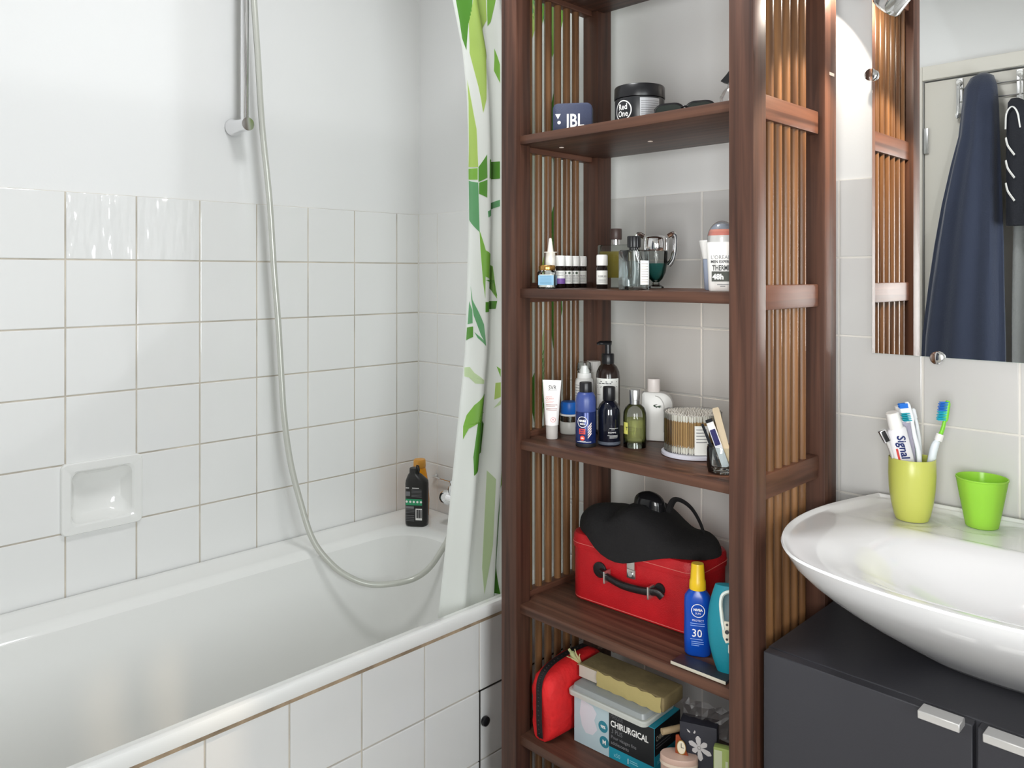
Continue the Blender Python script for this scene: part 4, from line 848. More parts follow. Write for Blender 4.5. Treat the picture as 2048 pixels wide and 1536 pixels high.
prints(fo, cylp(0.0214, 0, -0.5), [(-0.012, 0.008, 0.108-0.006*i) for i in range(8)], greyink, 0.0012)
pu = thing('pump_bottle', 'tall dark brown pump bottle with a white text label on the middle shelf', 'bottle', (0.9076, -0.2140, S3), 0.35)
b = B(); lathe(b, [(0.025, 0), (0.0265, 0.003), (0.0265, 0.128), (0.025, 0.140), (0.020, 0.151), (0.0135, 0.157), (0.0135, 0.160)], 38); obj('bottle', b, M('brown_bottle', '#2a1f1b', 0.15), pu)
b = B(); lathe(b, [(0.0138, 0.158), (0.0142, 0.160), (0.0140, 0.178), (0.0125, 0.180)], 32, flute=0.03); lathe(b, [(0.0072, 0.180), (0.0068, 0.200)], 18); tube(b, spline([(0.008, 0, 0.203), (-0.006, 0, 0.203), (-0.018, -0.002, 0.203), (-0.024, -0.003, 0.200)], 5), [0.006]*6+[0.0052]*5+[0.0042]*5, 12, 0.6); obj('pump', b, black, pu)
cpu = cylp(0.0267, 0, 0.22); cpu2 = cylp(0.0270, 0, 0.22)
b = B(); patch(b, cpu, -0.030, 0.030, 0.012, 0.127, 14, 1); obj('label', b, labw, pu, False)
prints(pu, cpu2, [(-0.026, 0.024, 0.119), (-0.026, 0.010, 0.115)], ink, 0.0016)
prints(pu, cpu2, [(-0.026, 0.024, 0.109), (-0.026, 0.02, 0.106), (-0.026, -0.015, 0.090), (0.008, 0.024, 0.070), (0.008, 0.022, 0.066)], greyink, 0.0010)
b = B(); patch(b, cpu2, -0.030, 0.030, 0.0560, 0.0590, 14, 1); obj('label_rule', b, ink, pu, False)
hw = thing('tall_bottle', 'plain white bottle mostly hidden behind the pump bottle', 'bottle', (0.8340, -0.1712, S3), 0.5)
b = B(); rloft(b, [(0, 0.044, 0.036, 0.012), (0.004, 0.050, 0.040, 0.015), (0.115, 0.050, 0.040, 0.016), (0.130, 0.040, 0.034, 0.016)]); obj('body', b, M('bottle_cream', '#d9d7cf', 0.35), hw)
b = B(); lathe(b, [(0.0165, 0.130), (0.017, 0.132), (0.0165, 0.152), (0.015, 0.154)], 28); obj('cap', b, white, hw)
pn = thing('perfume_bottle', 'dark navy glass fragrance bottle with a black cap beside the blue deodorant', 'perfume', (0.9705, -0.2913, S3), 0.62)
b = B(); lathe(b, [(0.0225, 0), (0.0238, 0.0025), (0.0240, 0.065), (0.0232, 0.075), (0.0200, 0.084), (0.0145, 0.090), (0.0115, 0.093)], 38); obj('glass', b, M('navy_glass', '#10131f', 0.08, coat=0.5), pn)
b = B(); lathe(b, [(0.0242, 0.003), (0.0243, 0.009)], 38, cap0=False, cap1=False); obj('clear_base', b, thin('base_glass', (0.6, 0.65, 0.72), 1.2, 0.03, 0.35, (0.25, 0.28, 0.35)), pn)
b = B(); lathe(b, [(0.0128, 0.093), (0.0132, 0.094), (0.0130, 0.119), (0.0122, 0.121), (0.0, 0.121)], 36, cap1=False, flute=0.03); obj('cap', b, black, pn)
prints(pn, cylp(0.0242, 0, 0.32), [(-0.006, 0.014, 0.037), (-0.002, 0.006, 0.0345), (-0.010, 0.013, 0.0225), (-0.006, 0.013, 0.020), (-0.006, 0.012, 0.0175)], whitem, 0.0006)
text('HOMME', 0.004, whitem, pn, cylp(0.0242, 0, 0.32), 0.0, 0.0275, 1.2, 0.0)
py_ = thing('perfume_bottle', 'clear round-shouldered perfume bottle of pale yellow liquid with a silver cap', 'perfume', (1.0180, -0.2703, S3), 0.6)
b = B(); lathe(b, [(0.0225, 0), (0.0237, 0.0025), (0.0240, 0.060), (0.0232, 0.071), (0.0195, 0.081), (0.0135, 0.0865), (0.0105, 0.088)], 38); obj('glass', b, glass, py_)
b = B(); lathe(b, [(0.0205, 0.014), (0.0215, 0.016), (0.0215, 0.0575)], 34); obj('perfume', b, thin('yellow_liquid', (0.80, 0.82, 0.52), 0.3, 0.08, 0.22, C('#c9c98a')), py_)
b = B(); lathe(b, [(0.0238, 0.0), (0.0225, 0.011), (0.0, 0.0115)], 30, cap1=False); obj('base_glass', b, thin('base_clear', (0.75, 0.78, 0.70), 1.5, 0.03), py_)
b = B(); lathe(b, [(0.0108, 0.088), (0.0112, 0.096), (0.0106, 0.0965), (0.0112, 0.097), (0.0122, 0.1165), (0.0115, 0.118), (0.0, 0.118)], 34, cap1=False); obj('cap', b, steel, py_)
b = B(); patch(b, cylp(0.0243, 0, -0.85), -0.007, 0.006, 0.028, 0.052, 6, 1); obj('label', b, M('label_yellow', '#d8d46a', 0.5), py_, False)
text('T', 0.010, ink, py_, cylp(0.0246, 0, -0.85), 0.003, 0.036, 0.8, 0.02)
wc = thing('perfume_bottle', 'white ceramic-look perfume bottle with a small green crocodile emblem', 'perfume', (1.0156, -0.1884, S3), 0.50)
wcm = M('satin_white', '#e0dfdb', 0.3)
b = B(); rr_ = lambda k, n=8: None
outl = [(-0.033, 0.0), (0.031, 0.0), (0.033, 0.004), (0.033, 0.078)]+[(0.033-0.026+0.026*cos(a), 0.078+0.026*sin(a)) for a in [PI/2*i/8 for i in range(1, 9)]]+[(-0.026, 0.104)]+[(-0.026-0.007*sin(a), 0.097+0.007*cos(a)) for a in [PI/2*i/4 for i in range(1, 5)]]
def inset(pts, k, cx_=0.0, cz_=0.052): return [(cx_+(x-cx_)*k, cz_+(z-cz_)*k) for x, z in pts]
loft(b, [[(x, y, max(0.0, z)) for x, z in inset(outl, k)] for y, k in ((-0.015, 0.93), (-0.0135, 0.985), (-0.009, 1.0), (0.009, 1.0), (0.0135, 0.985), (0.015, 0.93))]); obj('body', b, wcm, wc)
b = B(); lathe(b, [(0.0132, 0.104), (0.0138, 0.1055), (0.0138, 0.130), (0.0130, 0.132), (0.0, 0.132)], 30, cx=-0.0085, cap1=False); obj('cap', b, M('cap_ivory', '#e6ddd8', 0.35), wc)
b = B(); tube(b, spline([(0.014, -0.0158, 0.02), (0.0145, -0.016, 0.06), (0.014, -0.0158, 0.08), (0.006, -0.0155, 0.093), (-0.004, -0.015, 0.0965)], 6), 0.0011, 6); obj('seam', b, M('seam_grey', '#c9c8c5', 0.4), wc)
ck = flatp(0.0154, 0.001, 0.074); b = B()
ppoly(b, ck, [(-0.0085, 0.0010), (-0.0085, 0.0032), (-0.0060, 0.0040), (-0.0010, 0.0046), (0.0005, 0.0040), (-0.0030, 0.0030), (-0.0050, 0.0018), (-0.0030, 0.0006), (0.0010, 0.0010), (0.0035, 0.0024), (0.0080, 0.0026), (0.0086, 0.0014), (0.0050, 0.0006), (0.0084, 0.0000), (0.0082, -0.0012), (0.0046, -0.0012), (0.0050, -0.0030), (0.0036, -0.0030), (0.0024, -0.0014), (-0.0010, -0.0016), (-0.0020, -0.0032), (-0.0034, -0.0030), (-0.0034, -0.0012), (-0.0066, -0.0008)])
obj('crocodile_emblem', b, M('emblem_green', '#1f3d22', 0.5), wc, False)
# round box of cotton swabs
bx = thing('swab_box', 'round clear plastic box of cotton swabs on the middle shelf', 'box', (1.1354, -0.2483, S3))
b = B(); lathe(b, [(0.060, 0), (0.0615, 0.001), (0.0615, 0.006), (0.058, 0.0085)], 48); obj('base', b, M('base_lilac', '#c9c8d2', 0.3), bx)
b = B(); lathe(b, [(0.0565, 0.0088), (0.0565, 0.0835)], 56, cap0=False, cap1=False); obj('wall', b, glass, bx)
b = B(); lathe(b, [(0.0568, 0.0835), (0.0572, 0.0845), (0.0566, 0.0855)], 56, cap0=False, cap1=False); obj('lip', b, clearp, bx)
b = B(); patch(b, lambda x, y: Vector((0.0569*sin(0.62+x/0.057), -0.0569*cos(0.62+x/0.057), y)), 0.0, 0.028, 0.010, 0.066, 8, 1); obj('label', b, labw, bx, False)
prints(bx, lambda x, y: Vector((0.0572*sin(0.62+x/0.057), -0.0572*cos(0.62+x/0.057), y)), [(0.003, 0.024, 0.058-0.006*i) for i in range(5)], greyink, 0.0015)
stick = M('swab_stick', '#c9a06a', 0.6); cotton = M('cotton', '#f2ece2', 0.9, bump=0.3, bscale=300)
b = B(); tube(b, [(0, 0, 0.010), (0, 0, 0.064)], 0.00115, 6, cap=False)
nst = len(b.faces)
for z0_, z1_ in ((0.0, 0.013), (0.061, 0.074)):
    tube(b, [(0, 0, z0_), (0, 0, z0_+0.003), (0, 0, z1_-0.003), (0, 0, z1_)], [0.0010, 0.0023, 0.0022, 0.0010], 7)
for i, f_ in enumerate(b.faces):
    f_.material_index = 0 if i < nst else 1
swab0 = None; cnt = 0
for ri, (R_, n_) in enumerate(((0.0532, 62), (0.0472, 54), (0.0412, 46), (0.035, 38), (0.028, 30), (0.020, 20), (0.012, 11), (0.004, 3))):
    for i in range(n_):
        a = 2*PI*(i+0.5*(ri % 2))/n_+random.uniform(-0.02, 0.02); r_ = R_+random.uniform(-0.0008, 0.0008)
        loc = (1.1354+RK*r_*cos(a), -0.2483+RK*r_*sin(a), S3+RK*(0.009+random.uniform(0, 0.0012)))
        if swab0 is None: swab0 = o = obj('cotton_swab', b, [stick, cotton])
        else: o = swab0.copy(); COL.objects.link(o)
        o.location = loc; o.scale = (RK, RK, RK); o.rotation_euler = (random.uniform(-0.008, 0.008), random.uniform(-0.008, 0.008), 0)
        tag(o, 'wooden cotton swab standing upright in the round clear box', 'cotton swab', 'cotton swabs in the round box')
gj = thing('glass_jar', 'small thick clear glass jar holding nail tools at the right shelf end', 'jar', (1.2443, -0.3310, S3), 0.4)
b = B(); lathe(b, [(0.022, 0), (0.0255, 0.002), (0.0275, 0.012), (0.0275, 0.042), (0.0265, 0.0475), (0.0250, 0.0475), (0.0245, 0.042), (0.0240, 0.014), (0.0190, 0.010), (0.0, 0.009)], 12, cap1=False); obj('glass', b, gsol, gj)
def slat(name, label, cat, p0, p1, w_, t_, mat, extra=None):
    o = thing(name, label, cat, p0); o.scale = (1, 1, 1); d = Vector(p1)-Vector(p0); L_ = d.length; ax = d.normalized(); sd = ax.cross(Vector((-0.5, 0.86, 0.2))).normalized(); n_ = ax.cross(sd)
    def mk(a, c, wk, tk, m_, nm, off=0.0):
        b = B(); r = []
        for q in (a, a+0.03*(c-a), c-0.03*(c-a), c):
            k = 0.82 if q in (a, c) else 1.0
            r.append([ax*L_*q+sd*(sx_*wk/2*k)+n_*(sy_*tk/2+off) for sx_, sy_ in ((1, 1), (-1, 1), (-1, -1), (1, -1))])
        loft(b, r); return obj(nm, b, m_, o)
    mk(0, 1, w_, t_, mat, 'blade' if extra is None else 'shaft')
    for e_ in (extra or []): mk(*e_)
    return o
slat('emery_board', 'beige emery board leaning in the glass jar', 'nail file', (1.2577, -0.3253, S3+RK*(0.012)), (1.2139, -0.3006, S3+RK*(0.108)), 0.012, 0.0016, M('emery', '#dcc9ab', 0.8))
slat('test_stick', 'flat white plastic stick with a dark blue window leaning in the glass jar', 'stick', (1.2577, -0.3396, S3+RK*(0.012)), (1.2158, -0.3253, S3+RK*(0.090)), 0.012, 0.0045, M('stick_white', '#dedfe2', 0.3), [(0.45, 0.78, 0.0095, 0.0052, M('window_blue', '#2b2b5c', 0.3), 'blue_window'), (0.93, 1.0, 0.0122, 0.005, black, 'dark_tip')])
slat('metal_tweezers', 'thin black-edged metal tweezers leaning in the glass jar', 'tweezers', (1.2500, -0.3481, S3+RK*(0.012)), (1.2082, -0.3348, S3+RK*(0.082)), 0.0045, 0.003, M('dark_steel', '#33353a', 0.3, 0.8))

# ------------------------------------------------------------------ fourth shelf: red case, black bag, sun spray, pouch
redl = M('red_leather', '#b8171f', 0.42, bump=0.25, bscale=500, var=0.12, vscale=20)
blk_l = M('black_leather', '#1d1a1b', 0.45, bump=0.2, bscale=300)
case = thing('vanity_case', 'red suitcase-shaped case with a black handle on the lower shelf', 'case', (1.0056, -0.2102, S4), 0.045)
b = B(); rloft(b, [(0, 0.306, 0.132, 0.030), (0.003, 0.314, 0.140, 0.033), (0.112, 0.316, 0.142, 0.034)], 8); obj('body', b, redl, case)
b = B(); rloft(b, [(0.1122, 0.320, 0.146, 0.035), (0.116, 0.3215, 0.1475, 0.036), (0.137, 0.3205, 0.1465, 0.036), (0.143, 0.314, 0.140, 0.034), (0.1455, 0.300, 0.126, 0.030)], 8); obj('lid', b, redl, case)
stit = M('stitch_pink', '#d8736a', 0.7)
for z_, w_, d_ in ((0.124, 0.3222, 0.1482), (0.006, 0.3152, 0.1412)):
    b = B(); pts = rrect(w_, d_, 0.036, 8); tube(b, [(x, y, z_) for x, y in pts+pts[:1]], 0.0007, 5); o = obj('stitching', b, stit, case)
b = B(); box(b, -0.0015, 0.0175, -0.0765, -0.0735, 0.1005, 0.1265, 0.001); box(b, -0.002, 0.018, -0.0755, -0.071, 0.0815, 0.1000, 0.001); obj('latch', b, M('nickel', '#cfc9c4', 0.2, 0.9), case)
b = B(); tube(b, [(0.008, -0.0755, 0.0905), (0.008, -0.0785, 0.0905)], 0.0055, 16); obj('latch_button', b, steel, case)
for xx, zz in ((-0.072, 0.079), (0.075, 0.077)):
    b = B(); tube(b, [(xx, -0.0705, zz), (xx, -0.0745, zz), (xx, -0.0755, zz)], [0.0165, 0.0165, 0.0145], 22) if xx < 0 else tube(b, [(xx, -0.0705, zz), (xx, -0.075, zz)], [0.012, 0.011], 18); obj('handle_plate', b, blk_l, case)
b = B(); P = spline([(-0.064, -0.078, 0.078), (-0.040, -0.086, 0.074), (0.0, -0.092, 0.070), (0.045, -0.088, 0.070), (0.072, -0.080, 0.072), (0.083, -0.076, 0.064)], 6); tube(b, P, [0.007]*len(P), 12, 1.5); obj('handle', b, blk_l, case)
for xx, zz in ((-0.045, 0.0755), (0.062, 0.0715)):
    b = B(); box(b, xx-0.002, xx+0.002, -0.0965, -0.074, zz-0.0125, zz+0.0125, 0.001); obj('handle_buckle', b, M('nickel', '#cfc9c4', 0.2, 0.9), case)
bag = thing('fabric_bag', 'crumpled black fabric bag lying on top of the red case', 'bag', (1.0056, -0.2188, S4+RK*(0.1457)), 0.045)
bagm = M('black_fabric', '#151314', 0.9, bump=0.35, bscale=220)
b = B(); NU, NV = 56, 20
rb = random.Random(5); ph = [rb.uniform(0, 6) for _ in range(8)]
def bagp(i, j):
    a = 2*PI*i/NU; t_ = j/NV; phi = t_*PI/2
    R_ = 0.170*(1+0.03*sin(3*a+1.0)+0.02*sin(5*a+ph[1])); rx_, ry_ = R_, 0.085*(1+0.06*sin(2*a+ph[2]))
    x = rx_*cos(phi)*cos(a)*(1.0 if cos(a) > 0 else 0.98); y = ry_*cos(phi)**0.8*sin(a)
    h = 0.056*sin(phi)**0.7*(1+0.10*sin(9*x*5+1.2))+0.020*max(0, 1-abs(x-0.0)/0.09)*sin(phi)
    h += 0.012*math.exp(-((x+0.10)/0.05)**2)*sin(phi)**0.5 - 0.010*math.exp(-((x+0.055)/0.02)**2)*sin(phi)
    h -= 0.012*max(0, x/0.15)*sin(phi)
    drop = 0.0
    if y < -0.066: drop = -(0.030*math.exp(-((x+0.02)/0.07)**2)+0.004)*min(1, (-y-0.066)/0.016)
    yy = y if y > -0.078 else -0.078-(-y-0.078)*0.4
    w_ = 0.0035*sin(60*x+20*y+ph[4])+0.003*sin(35*y-40*x+ph[5])
    return Vector((x, yy, max(h+drop+w_*sin(phi), 0.0009+drop)))
g = [[b.verts.new(bagp(i, j)) for i in range(NU)] for j in range(NV)]
for j in range(NV-1):
    for i in range(NU): b.faces.new((g[j][i], g[j][(i+1) % NU], g[j+1][(i+1) % NU], g[j+1][i]))
tp = b.verts.new(bagp(0, NV))
for i in range(NU): b.faces.new((g[-1][i], g[-1][(i+1) % NU], tp))
low = [b.verts.new((v.co.x*0.97, v.co.y*0.96, v.co.z if v.co.z < 0 else 0.0006)) for v in g[0]]
for i in range(NU): b.faces.new((low[i], low[(i+1) % NU], g[0][(i+1) % NU], g[0][i]))
obj('cloth', b, bagm, bag)
b = B(); prof = [(0.036*cos(a), 0.024*sin(a)) for a in [PI/2*i/6 for i in range(6)]]; lathe(b, [(0.038, -0.012)]+prof+[(0.0005, 0.0245)], 28, 1.0, 0.6)
for v in b.verts: v.co += Vector((0.005, 0.01, 0.076))
obj('glossy_flap', b, M('patent_black', '#151517', 0.12), bag)
b = B(); P = spline([(0.042, 0.02, 0.055), (0.056, 0.028, 0.088), (0.090, 0.03, 0.080), (0.122, 0.02, 0.050), (0.140, 0.01, 0.010)], 7); tube(b, P, [0.0072]*len(P), 8, 0.35); obj('strap', b, bagm, bag)
b = B(); box(b, 0.146, 0.160, -0.012, 0.004, 0.004, 0.016, 0.002); obj('buckle', b, black, bag)
ss_ = thing('sun_spray', 'blue sun care spray bottle with a yellow cap in front of the red case', 'bottle', (1.1863, -0.3139, S4), 0.48)
bl = M('sun_blue', '#0e46a8', 0.25)
b = B(); rloft(b, [(0, 0.044, 0.030, 0.014), (0.003, 0.049, 0.034, 0.0165), (0.030, 0.0505, 0.035, 0.017), (0.072, 0.0495, 0.034, 0.0165), (0.092, 0.050, 0.034, 0.0165), (0.108, 0.0475, 0.033, 0.016), (0.116, 0.036, 0.028, 0.0135), (0.120, 0.027, 0.026, 0.0125)], 7); obj('body', b, bl, ss_)
b = B(); lathe(b, [(0.0152, 0.1202), (0.0156, 0.122), (0.0150, 0.136), (0.0135, 0.139), (0.0118, 0.165), (0.0110, 0.168), (0.0, 0.1685)], 30, 1, 0.9, cap1=False); obj('cap', b, M('sun_yellow', '#e6bd22', 0.3), ss_)
def oval(x, y): return Vector((x, -(math.sqrt(max(0, 0.0172**2-max(0, abs(x)-0.0078)**2))+0.0008), y))
b = B(); pdisc(b, oval, 0.002, 0.086, 0.0125, 32, 0.0113); obj('badge_ring', b, whitem, ss_, False)
text('NIVEA', 0.0062, whitem, ss_, oval, 0.002, 0.0855, 0.95, 0.04); text('SUN', 0.0048, whitem, ss_, oval, 0.002, 0.0795, 1.1, 0.0)
text('PROTECT', 0.0052, whitem, ss_, oval, 0.002, 0.066, 0.95, 0.0); prints(ss_, oval, [(-0.012, 0.014, 0.0615), (-0.012, 0.014, 0.0575)], M('ink_pale_blue', '#8fb0e4', 0.5), 0.0012)
text('30', 0.0205, whitem, ss_, oval, 0.0, 0.0375, 0.95, 0.005)
prints(ss_, oval, [(-0.012, 0.010, 0.0325), (-0.010, 0.012, 0.028), (-0.010, 0.012, 0.0245), (-0.010, 0.004, 0.021)], M('ink_pale_blue', '#8fb0e4', 0.5), 0.0011)
yb = thing('squeeze_bottle', 'yellow plastic squeeze bottle behind the teal pouch', 'bottle', (1.2225, -0.2045, S4), 0.3)
b = B(); rloft(b, [(0, 0.074, 0.045, 0.02), (0.004, 0.078, 0.049, 0.022), (0.062, 0.078, 0.049, 0.022), (0.085, 0.066, 0.044, 0.020), (0.105, 0.052, 0.038, 0.017), (0.122, 0.048, 0.036, 0.016), (0.136, 0.050, 0.038, 0.016), (0.140, 0.056, 0.042, 0.017), (0.152, 0.058, 0.043, 0.018), (0.166, 0.052, 0.040, 0.017), (0.174, 0.036, 0.030, 0.013)], 6); obj('body', b, M('mustard_yellow', '#d3a410', 0.35), yb)
tl = thing('toiletry_pouch', 'teal pouch with white edging leaning beside the blue sun spray', 'pouch', (1.2548, -0.3234, S4), 0.48)
teal = M('teal_fabric', '#127f90', 0.5, bump=0.15, bscale=300)
b = B(); rings = []
for i in range(15):
    t_ = i/14; z = 0.002+0.150*t_
    xl = -0.004-0.034*sin(PI*(0.12+0.70*t_))**0.8; xr = 0.030+0.008*t_; th = 0.0035+0.021*sin(PI*min(1, 0.1+0.8*t_))
    rings.append([((xl+xr)/2+(xr-xl)/2*cos(2*PI*k/24), -0.006+th*sin(2*PI*k/24)-0.018*(1-t_), z) for k in range(24)])
loft(b, rings); obj('body', b, teal, tl)
def pouchp(x, z, off=0.0012):
    t_ = (z-0.002)/0.150; xl = -0.004-0.034*sin(PI*(0.12+0.70*t_))**0.8; xr = 0.030+0.008*t_; th = 0.0035+0.021*sin(PI*min(1, 0.1+0.8*t_))
    q_ = (x-(xl+xr)/2)/((xr-xl)/2); return Vector((x, -0.006-th*math.sqrt(max(0.02, 1-q_*q_))-0.018*(1-t_)-off, z))
trimw = M('edging_white', '#d9e2dc', 0.5)
b = B(); P = spline([pouchp(0.026, 0.150, 0.002), pouchp(0.006, 0.147, 0.002), pouchp(-0.010, 0.140, 0.002), pouchp(-0.014, 0.125, 0.002), pouchp(-0.011, 0.100, 0.002), pouchp(-0.008, 0.085, 0.002)], 6); tube(b, P, 0.0030, 8, 1.4); obj('edging', b, trimw, tl)
b = B(); patch(b, lambda x, y: pouchp(x, y), -0.011, 0.028, 0.090, 0.142, 10, 8); obj('opening', b, M('dark_teal', '#0b3d46', 0.4), tl, False)
b = B(); TABO = [(-0.010, 0.074), (-0.012, 0.090), (-0.008, 0.099), (0.014, 0.099), (0.016, 0.078), (0.004, 0.066), (-0.005, 0.064)]; loft(b, [[pouchp(x_, z_, 0.0015) for x_, z_ in TABO], [pouchp(x_, z_, 0.0045) for x_, z_ in TABO]]); obj('snap_tab', b, M('tab_ivory', '#d8d2c0', 0.45), tl)
for zz in (0.071, 0.083, 0.095):
    b = B(); pdisc(b, lambda x, y: pouchp(x, y, 0.0055), -0.003, zz, 0.0022 if zz != 0.083 else 0.0036, 14); obj('snap_hole', b, ink, tl, False)
b = B(); tube(b, [pouchp(0.006, 0.138, 0.004), pouchp(0.014, 0.108, 0.004)], 0.0035, 8); obj('yellow_stick', b, M('stick_yellow', '#e0c060', 0.5), tl)
b = B(); ITAG = [(-0.001, 0.048), (-0.001, 0.061), (0.016, 0.061), (0.016, 0.040), (0.004, 0.040)]; loft(b, [[pouchp(x_, z_, 0.001) for x_, z_ in ITAG], [pouchp(x_, z_, 0.003) for x_, z_ in ITAG]]); obj('inner_tag', b, trimw, tl)
fl = thing('flat_packet', 'flat dark packet with a pale edge lying at the front right of the lower shelf', 'packet', (1.2272, -0.3672, S4), 0.02)
obj('packet', box(B(), -0.055, 0.055, -0.014, 0.025, 0.0002, 0.006, 0.0015), M('packet_dark', '#26282c', 0.4), fl)
obj('pale_edge', box(B(), -0.055, 0.055, -0.0155, -0.0142, 0.001, 0.0065, 0.0004), M('edge_pale', '#b9b3a4', 0.5), fl)

# ------------------------------------------------------------------ fifth shelf: red pouch, mask box, tray, parcel, bits on the right
redf = M('red_fabric', '#d81f22', 0.7, bump=0.5, bscale=90, var=0.1, vscale=30)
rp = thing('zip_pouch', 'bright red fabric pouch with a black zipper at the left of the bottom shelf', 'pouch', (0.8597, -0.2797, S5), -0.03)
b = B(); rings = []
secs = [(-0.094, 0.40, 0.052, 0.112), (-0.090, 0.80, 0.062, 0.124), (-0.078, 1.0, 0.070, 0.136), (-0.05, 1.0, 0.074, 0.148), (0.0, 1.0, 0.074, 0.156), (0.05, 1.0, 0.070, 0.154), (0.080, 0.9, 0.060, 0.142)]
for y, k, wd, h in secs:
    r = []
    for i in range(32):
        a = 2*PI*i/32; c_, s_ = cos(a), sin(a); ex = 0.55
        x = wd/2*math.copysign(abs(c_)**ex, c_); z = h/2+h/2*math.copysign(abs(s_)**0.7, s_)
        r.append((x*(1+0.05*sin(9*z*20+y*40)), y+0.004*sin(40*z+20*x)-0.0, max(0.0, z)))
    rings.append(r)
loft(b, rings); obj('body', b, redf, rp)
zm = M('zip_black', '#171416', 0.6)
b = B(); P = [(0.0, -0.0955, 0.006), (0.0, -0.0985, 0.045), (0.0, -0.0985, 0.085), (0.0, -0.0985, 0.114), (0.0, -0.0930, 0.131), (0.0, -0.079, 0.1445), (0.0, -0.050, 0.1545), (0.0, 0.0, 0.1590), (0.0, 0.05, 0.1575)]
P = spline(P, 4); rings = [[(sx_*0.0085, p.y-0.0005, p.z+(0.0006 if p.z > 0.11 else 0)) for sx_ in (-1, -0.2, 0.2, 1)] for p in P]; loft(b, rings, False, False, False); obj('zipper', b, zm, rp, False)
b = B()
for i in range(0, len(P)-1): box(b, -0.0015, 0.0015, P[i].y-0.0028, P[i].y-0.0008, P[i].z-0.0008, P[i].z+0.0008)
o = obj('zip_teeth', b, M('zip_teeth_grey', '#3a3638', 0.4), rp, False)
mb = thing('mask_box', 'teal and black carton of surgical masks on the bottom shelf', 'box', (0.9971, -0.2702, S5), 0.045)
MBW, MBD, MBH = 0.198, 0.098, 0.100
tealc = M('carton_teal', '#1f8fa6', 0.45); carb = M('carton_black', '#1c1f22', 0.45); carl = M('carton_pale', '#b5c9d0', 0.5); circ = M('circle_teal', '#2d7f92', 0.5)
obj('carton', box(B(), -MBW/2, MBW/2, -MBD/2, MBD/2, 0, MBH, 0.0008, 1), tealc, mb)
f = flatp(MBD/2+0.0004)
b = B(); patch(b, f, -MBW/2+0.0004, -0.009, 0.0006, MBH-0.0006); obj('pale_panel', b, carl, mb, False)
b = B(); patch(b, f, -0.009, MBW/2-0.0004, 0.024, MBH-0.0006); obj('black_panel', b, carb, mb, False)
fs2 = flatp(MBD/2+0.0008); fs3 = flatp(MBD/2+0.0011)
b = B(); ppoly(b, fs2, [(-0.080, 0.095), (-0.050, 0.090), (-0.040, 0.078), (-0.046, 0.062), (-0.038, 0.045), (-0.050, 0.030), (-0.068, 0.028), (-0.078, 0.040), (-0.084, 0.065)]); obj('mask_picture', b, M('mask_white', '#d6d4dc', 0.6), mb, False)
b = B(); pdisc(b, fs2, -0.0235, 0.0575, 0.0118, 28); pdisc(b, fs2, -0.0205, 0.0270, 0.0118, 28); obj('round_symbol', b, circ, mb, False)
text('98%', 0.0085, whitem, mb, fs3, -0.0235, 0.0545, 0.85, 0.03); text('M', 0.0125, whitem, mb, fs3, -0.0205, 0.0225, 0.95, 0.03)
text('MASQUE', 0.0125, M('ink_dark_grey', '#6b6b6e', 0.5), mb, fs2, -0.005, 0.0835, 0.62, 0.0, 'LEFT')
text('CHIRURGICAL', 0.0175, whitem, mb, fs2, -0.005, 0.0670, 0.80, 0.025, 'LEFT')
text('3 PLIS', 0.0130, M('ink_mid_grey', '#8b8b8e', 0.5), mb, fs2, -0.003, 0.0535, 0.85, -0.006, 'LEFT')
text('Pour visages fins', 0.0098, M('ink_mid_grey', '#8b8b8e', 0.5), mb, fs2, -0.004, 0.0425, 0.95, 0.0, 'LEFT'); text('adolescents', 0.0098, M('ink_mid_grey', '#8b8b8e', 0.5), mb, fs2, -0.004, 0.0310, 0.95, 0.0, 'LEFT')
text('x50', 0.0120, M('ink_sky', '#8fd0dd', 0.5), mb, fs2, 0.003, 0.0075, 0.9, 0.0, 'LEFT'); text('1', 0.0145, whitem, mb, fs2, 0.035, 0.0065, 0.8, 0.02, 'LEFT'); prints(mb, fs2, [(0.042, 0.062, 0.010), (0.042, 0.060, 0.014)], M('ink_sky', '#8fd0dd', 0.5), 0.0015); text('CE', 0.0125, whitem, mb, fs2, 0.073, 0.006, 1.0, 0.0, 'LEFT')
sd = sidep(MBW/2+0.0005)
b = B(); patch(b, sd, -MBD/2+0.0004, MBD/2-0.0004, 0.044, MBH-0.0006); obj('black_panel', b, carb, mb, False)
text('CHIRURGICAL', 0.0150, M('ink_ivory', '#cfc9b8', 0.5), mb, sidep(MBW/2+0.0009), -0.044, 0.072, 0.62, 0.0, 'LEFT'); prints(mb, sidep(MBW/2+0.0009), [(-0.044, 0.02, 0.064), (-0.044, 0.01, 0.058)], greyink, 0.0015); text('x50', 0.013, M('ink_sky', '#8fd0dd', 0.5), mb, sidep(MBW/2+0.0009), -0.040, 0.026, 0.9, 0.0, 'LEFT')
tr = thing('plastic_tray', 'shallow translucent plastic tray lid lying on the mask carton', 'tray', (0.9876, -0.2759, S5+RK*(MBH+0.0004)), 0.03)
b = B(); rloft(b, [(0.0, 0.190, 0.108, 0.010), (0.001, 0.196, 0.114, 0.012), (0.009, 0.198, 0.116, 0.013), (0.0115, 0.194, 0.112, 0.012), (0.0118, 0.186, 0.104, 0.010)], 5, True, False)
obj('rim', b, M('tray_white', '#c4c6c0', 0.35), tr)
b = B(); rloft(b, [(0.0119, 0.186, 0.104, 0.010), (0.021, 0.180, 0.098, 0.010), (0.022, 0.176, 0.094, 0.010)], 5, False, True); obj('raised_panel', b, milky, tr)
pk = thing('wrapped_parcel', 'long kraft paper parcel tied with raffia lying across the tray', 'parcel', (1.0037, -0.2625, S5+RK*(MBH+0.0232)), 0.03)
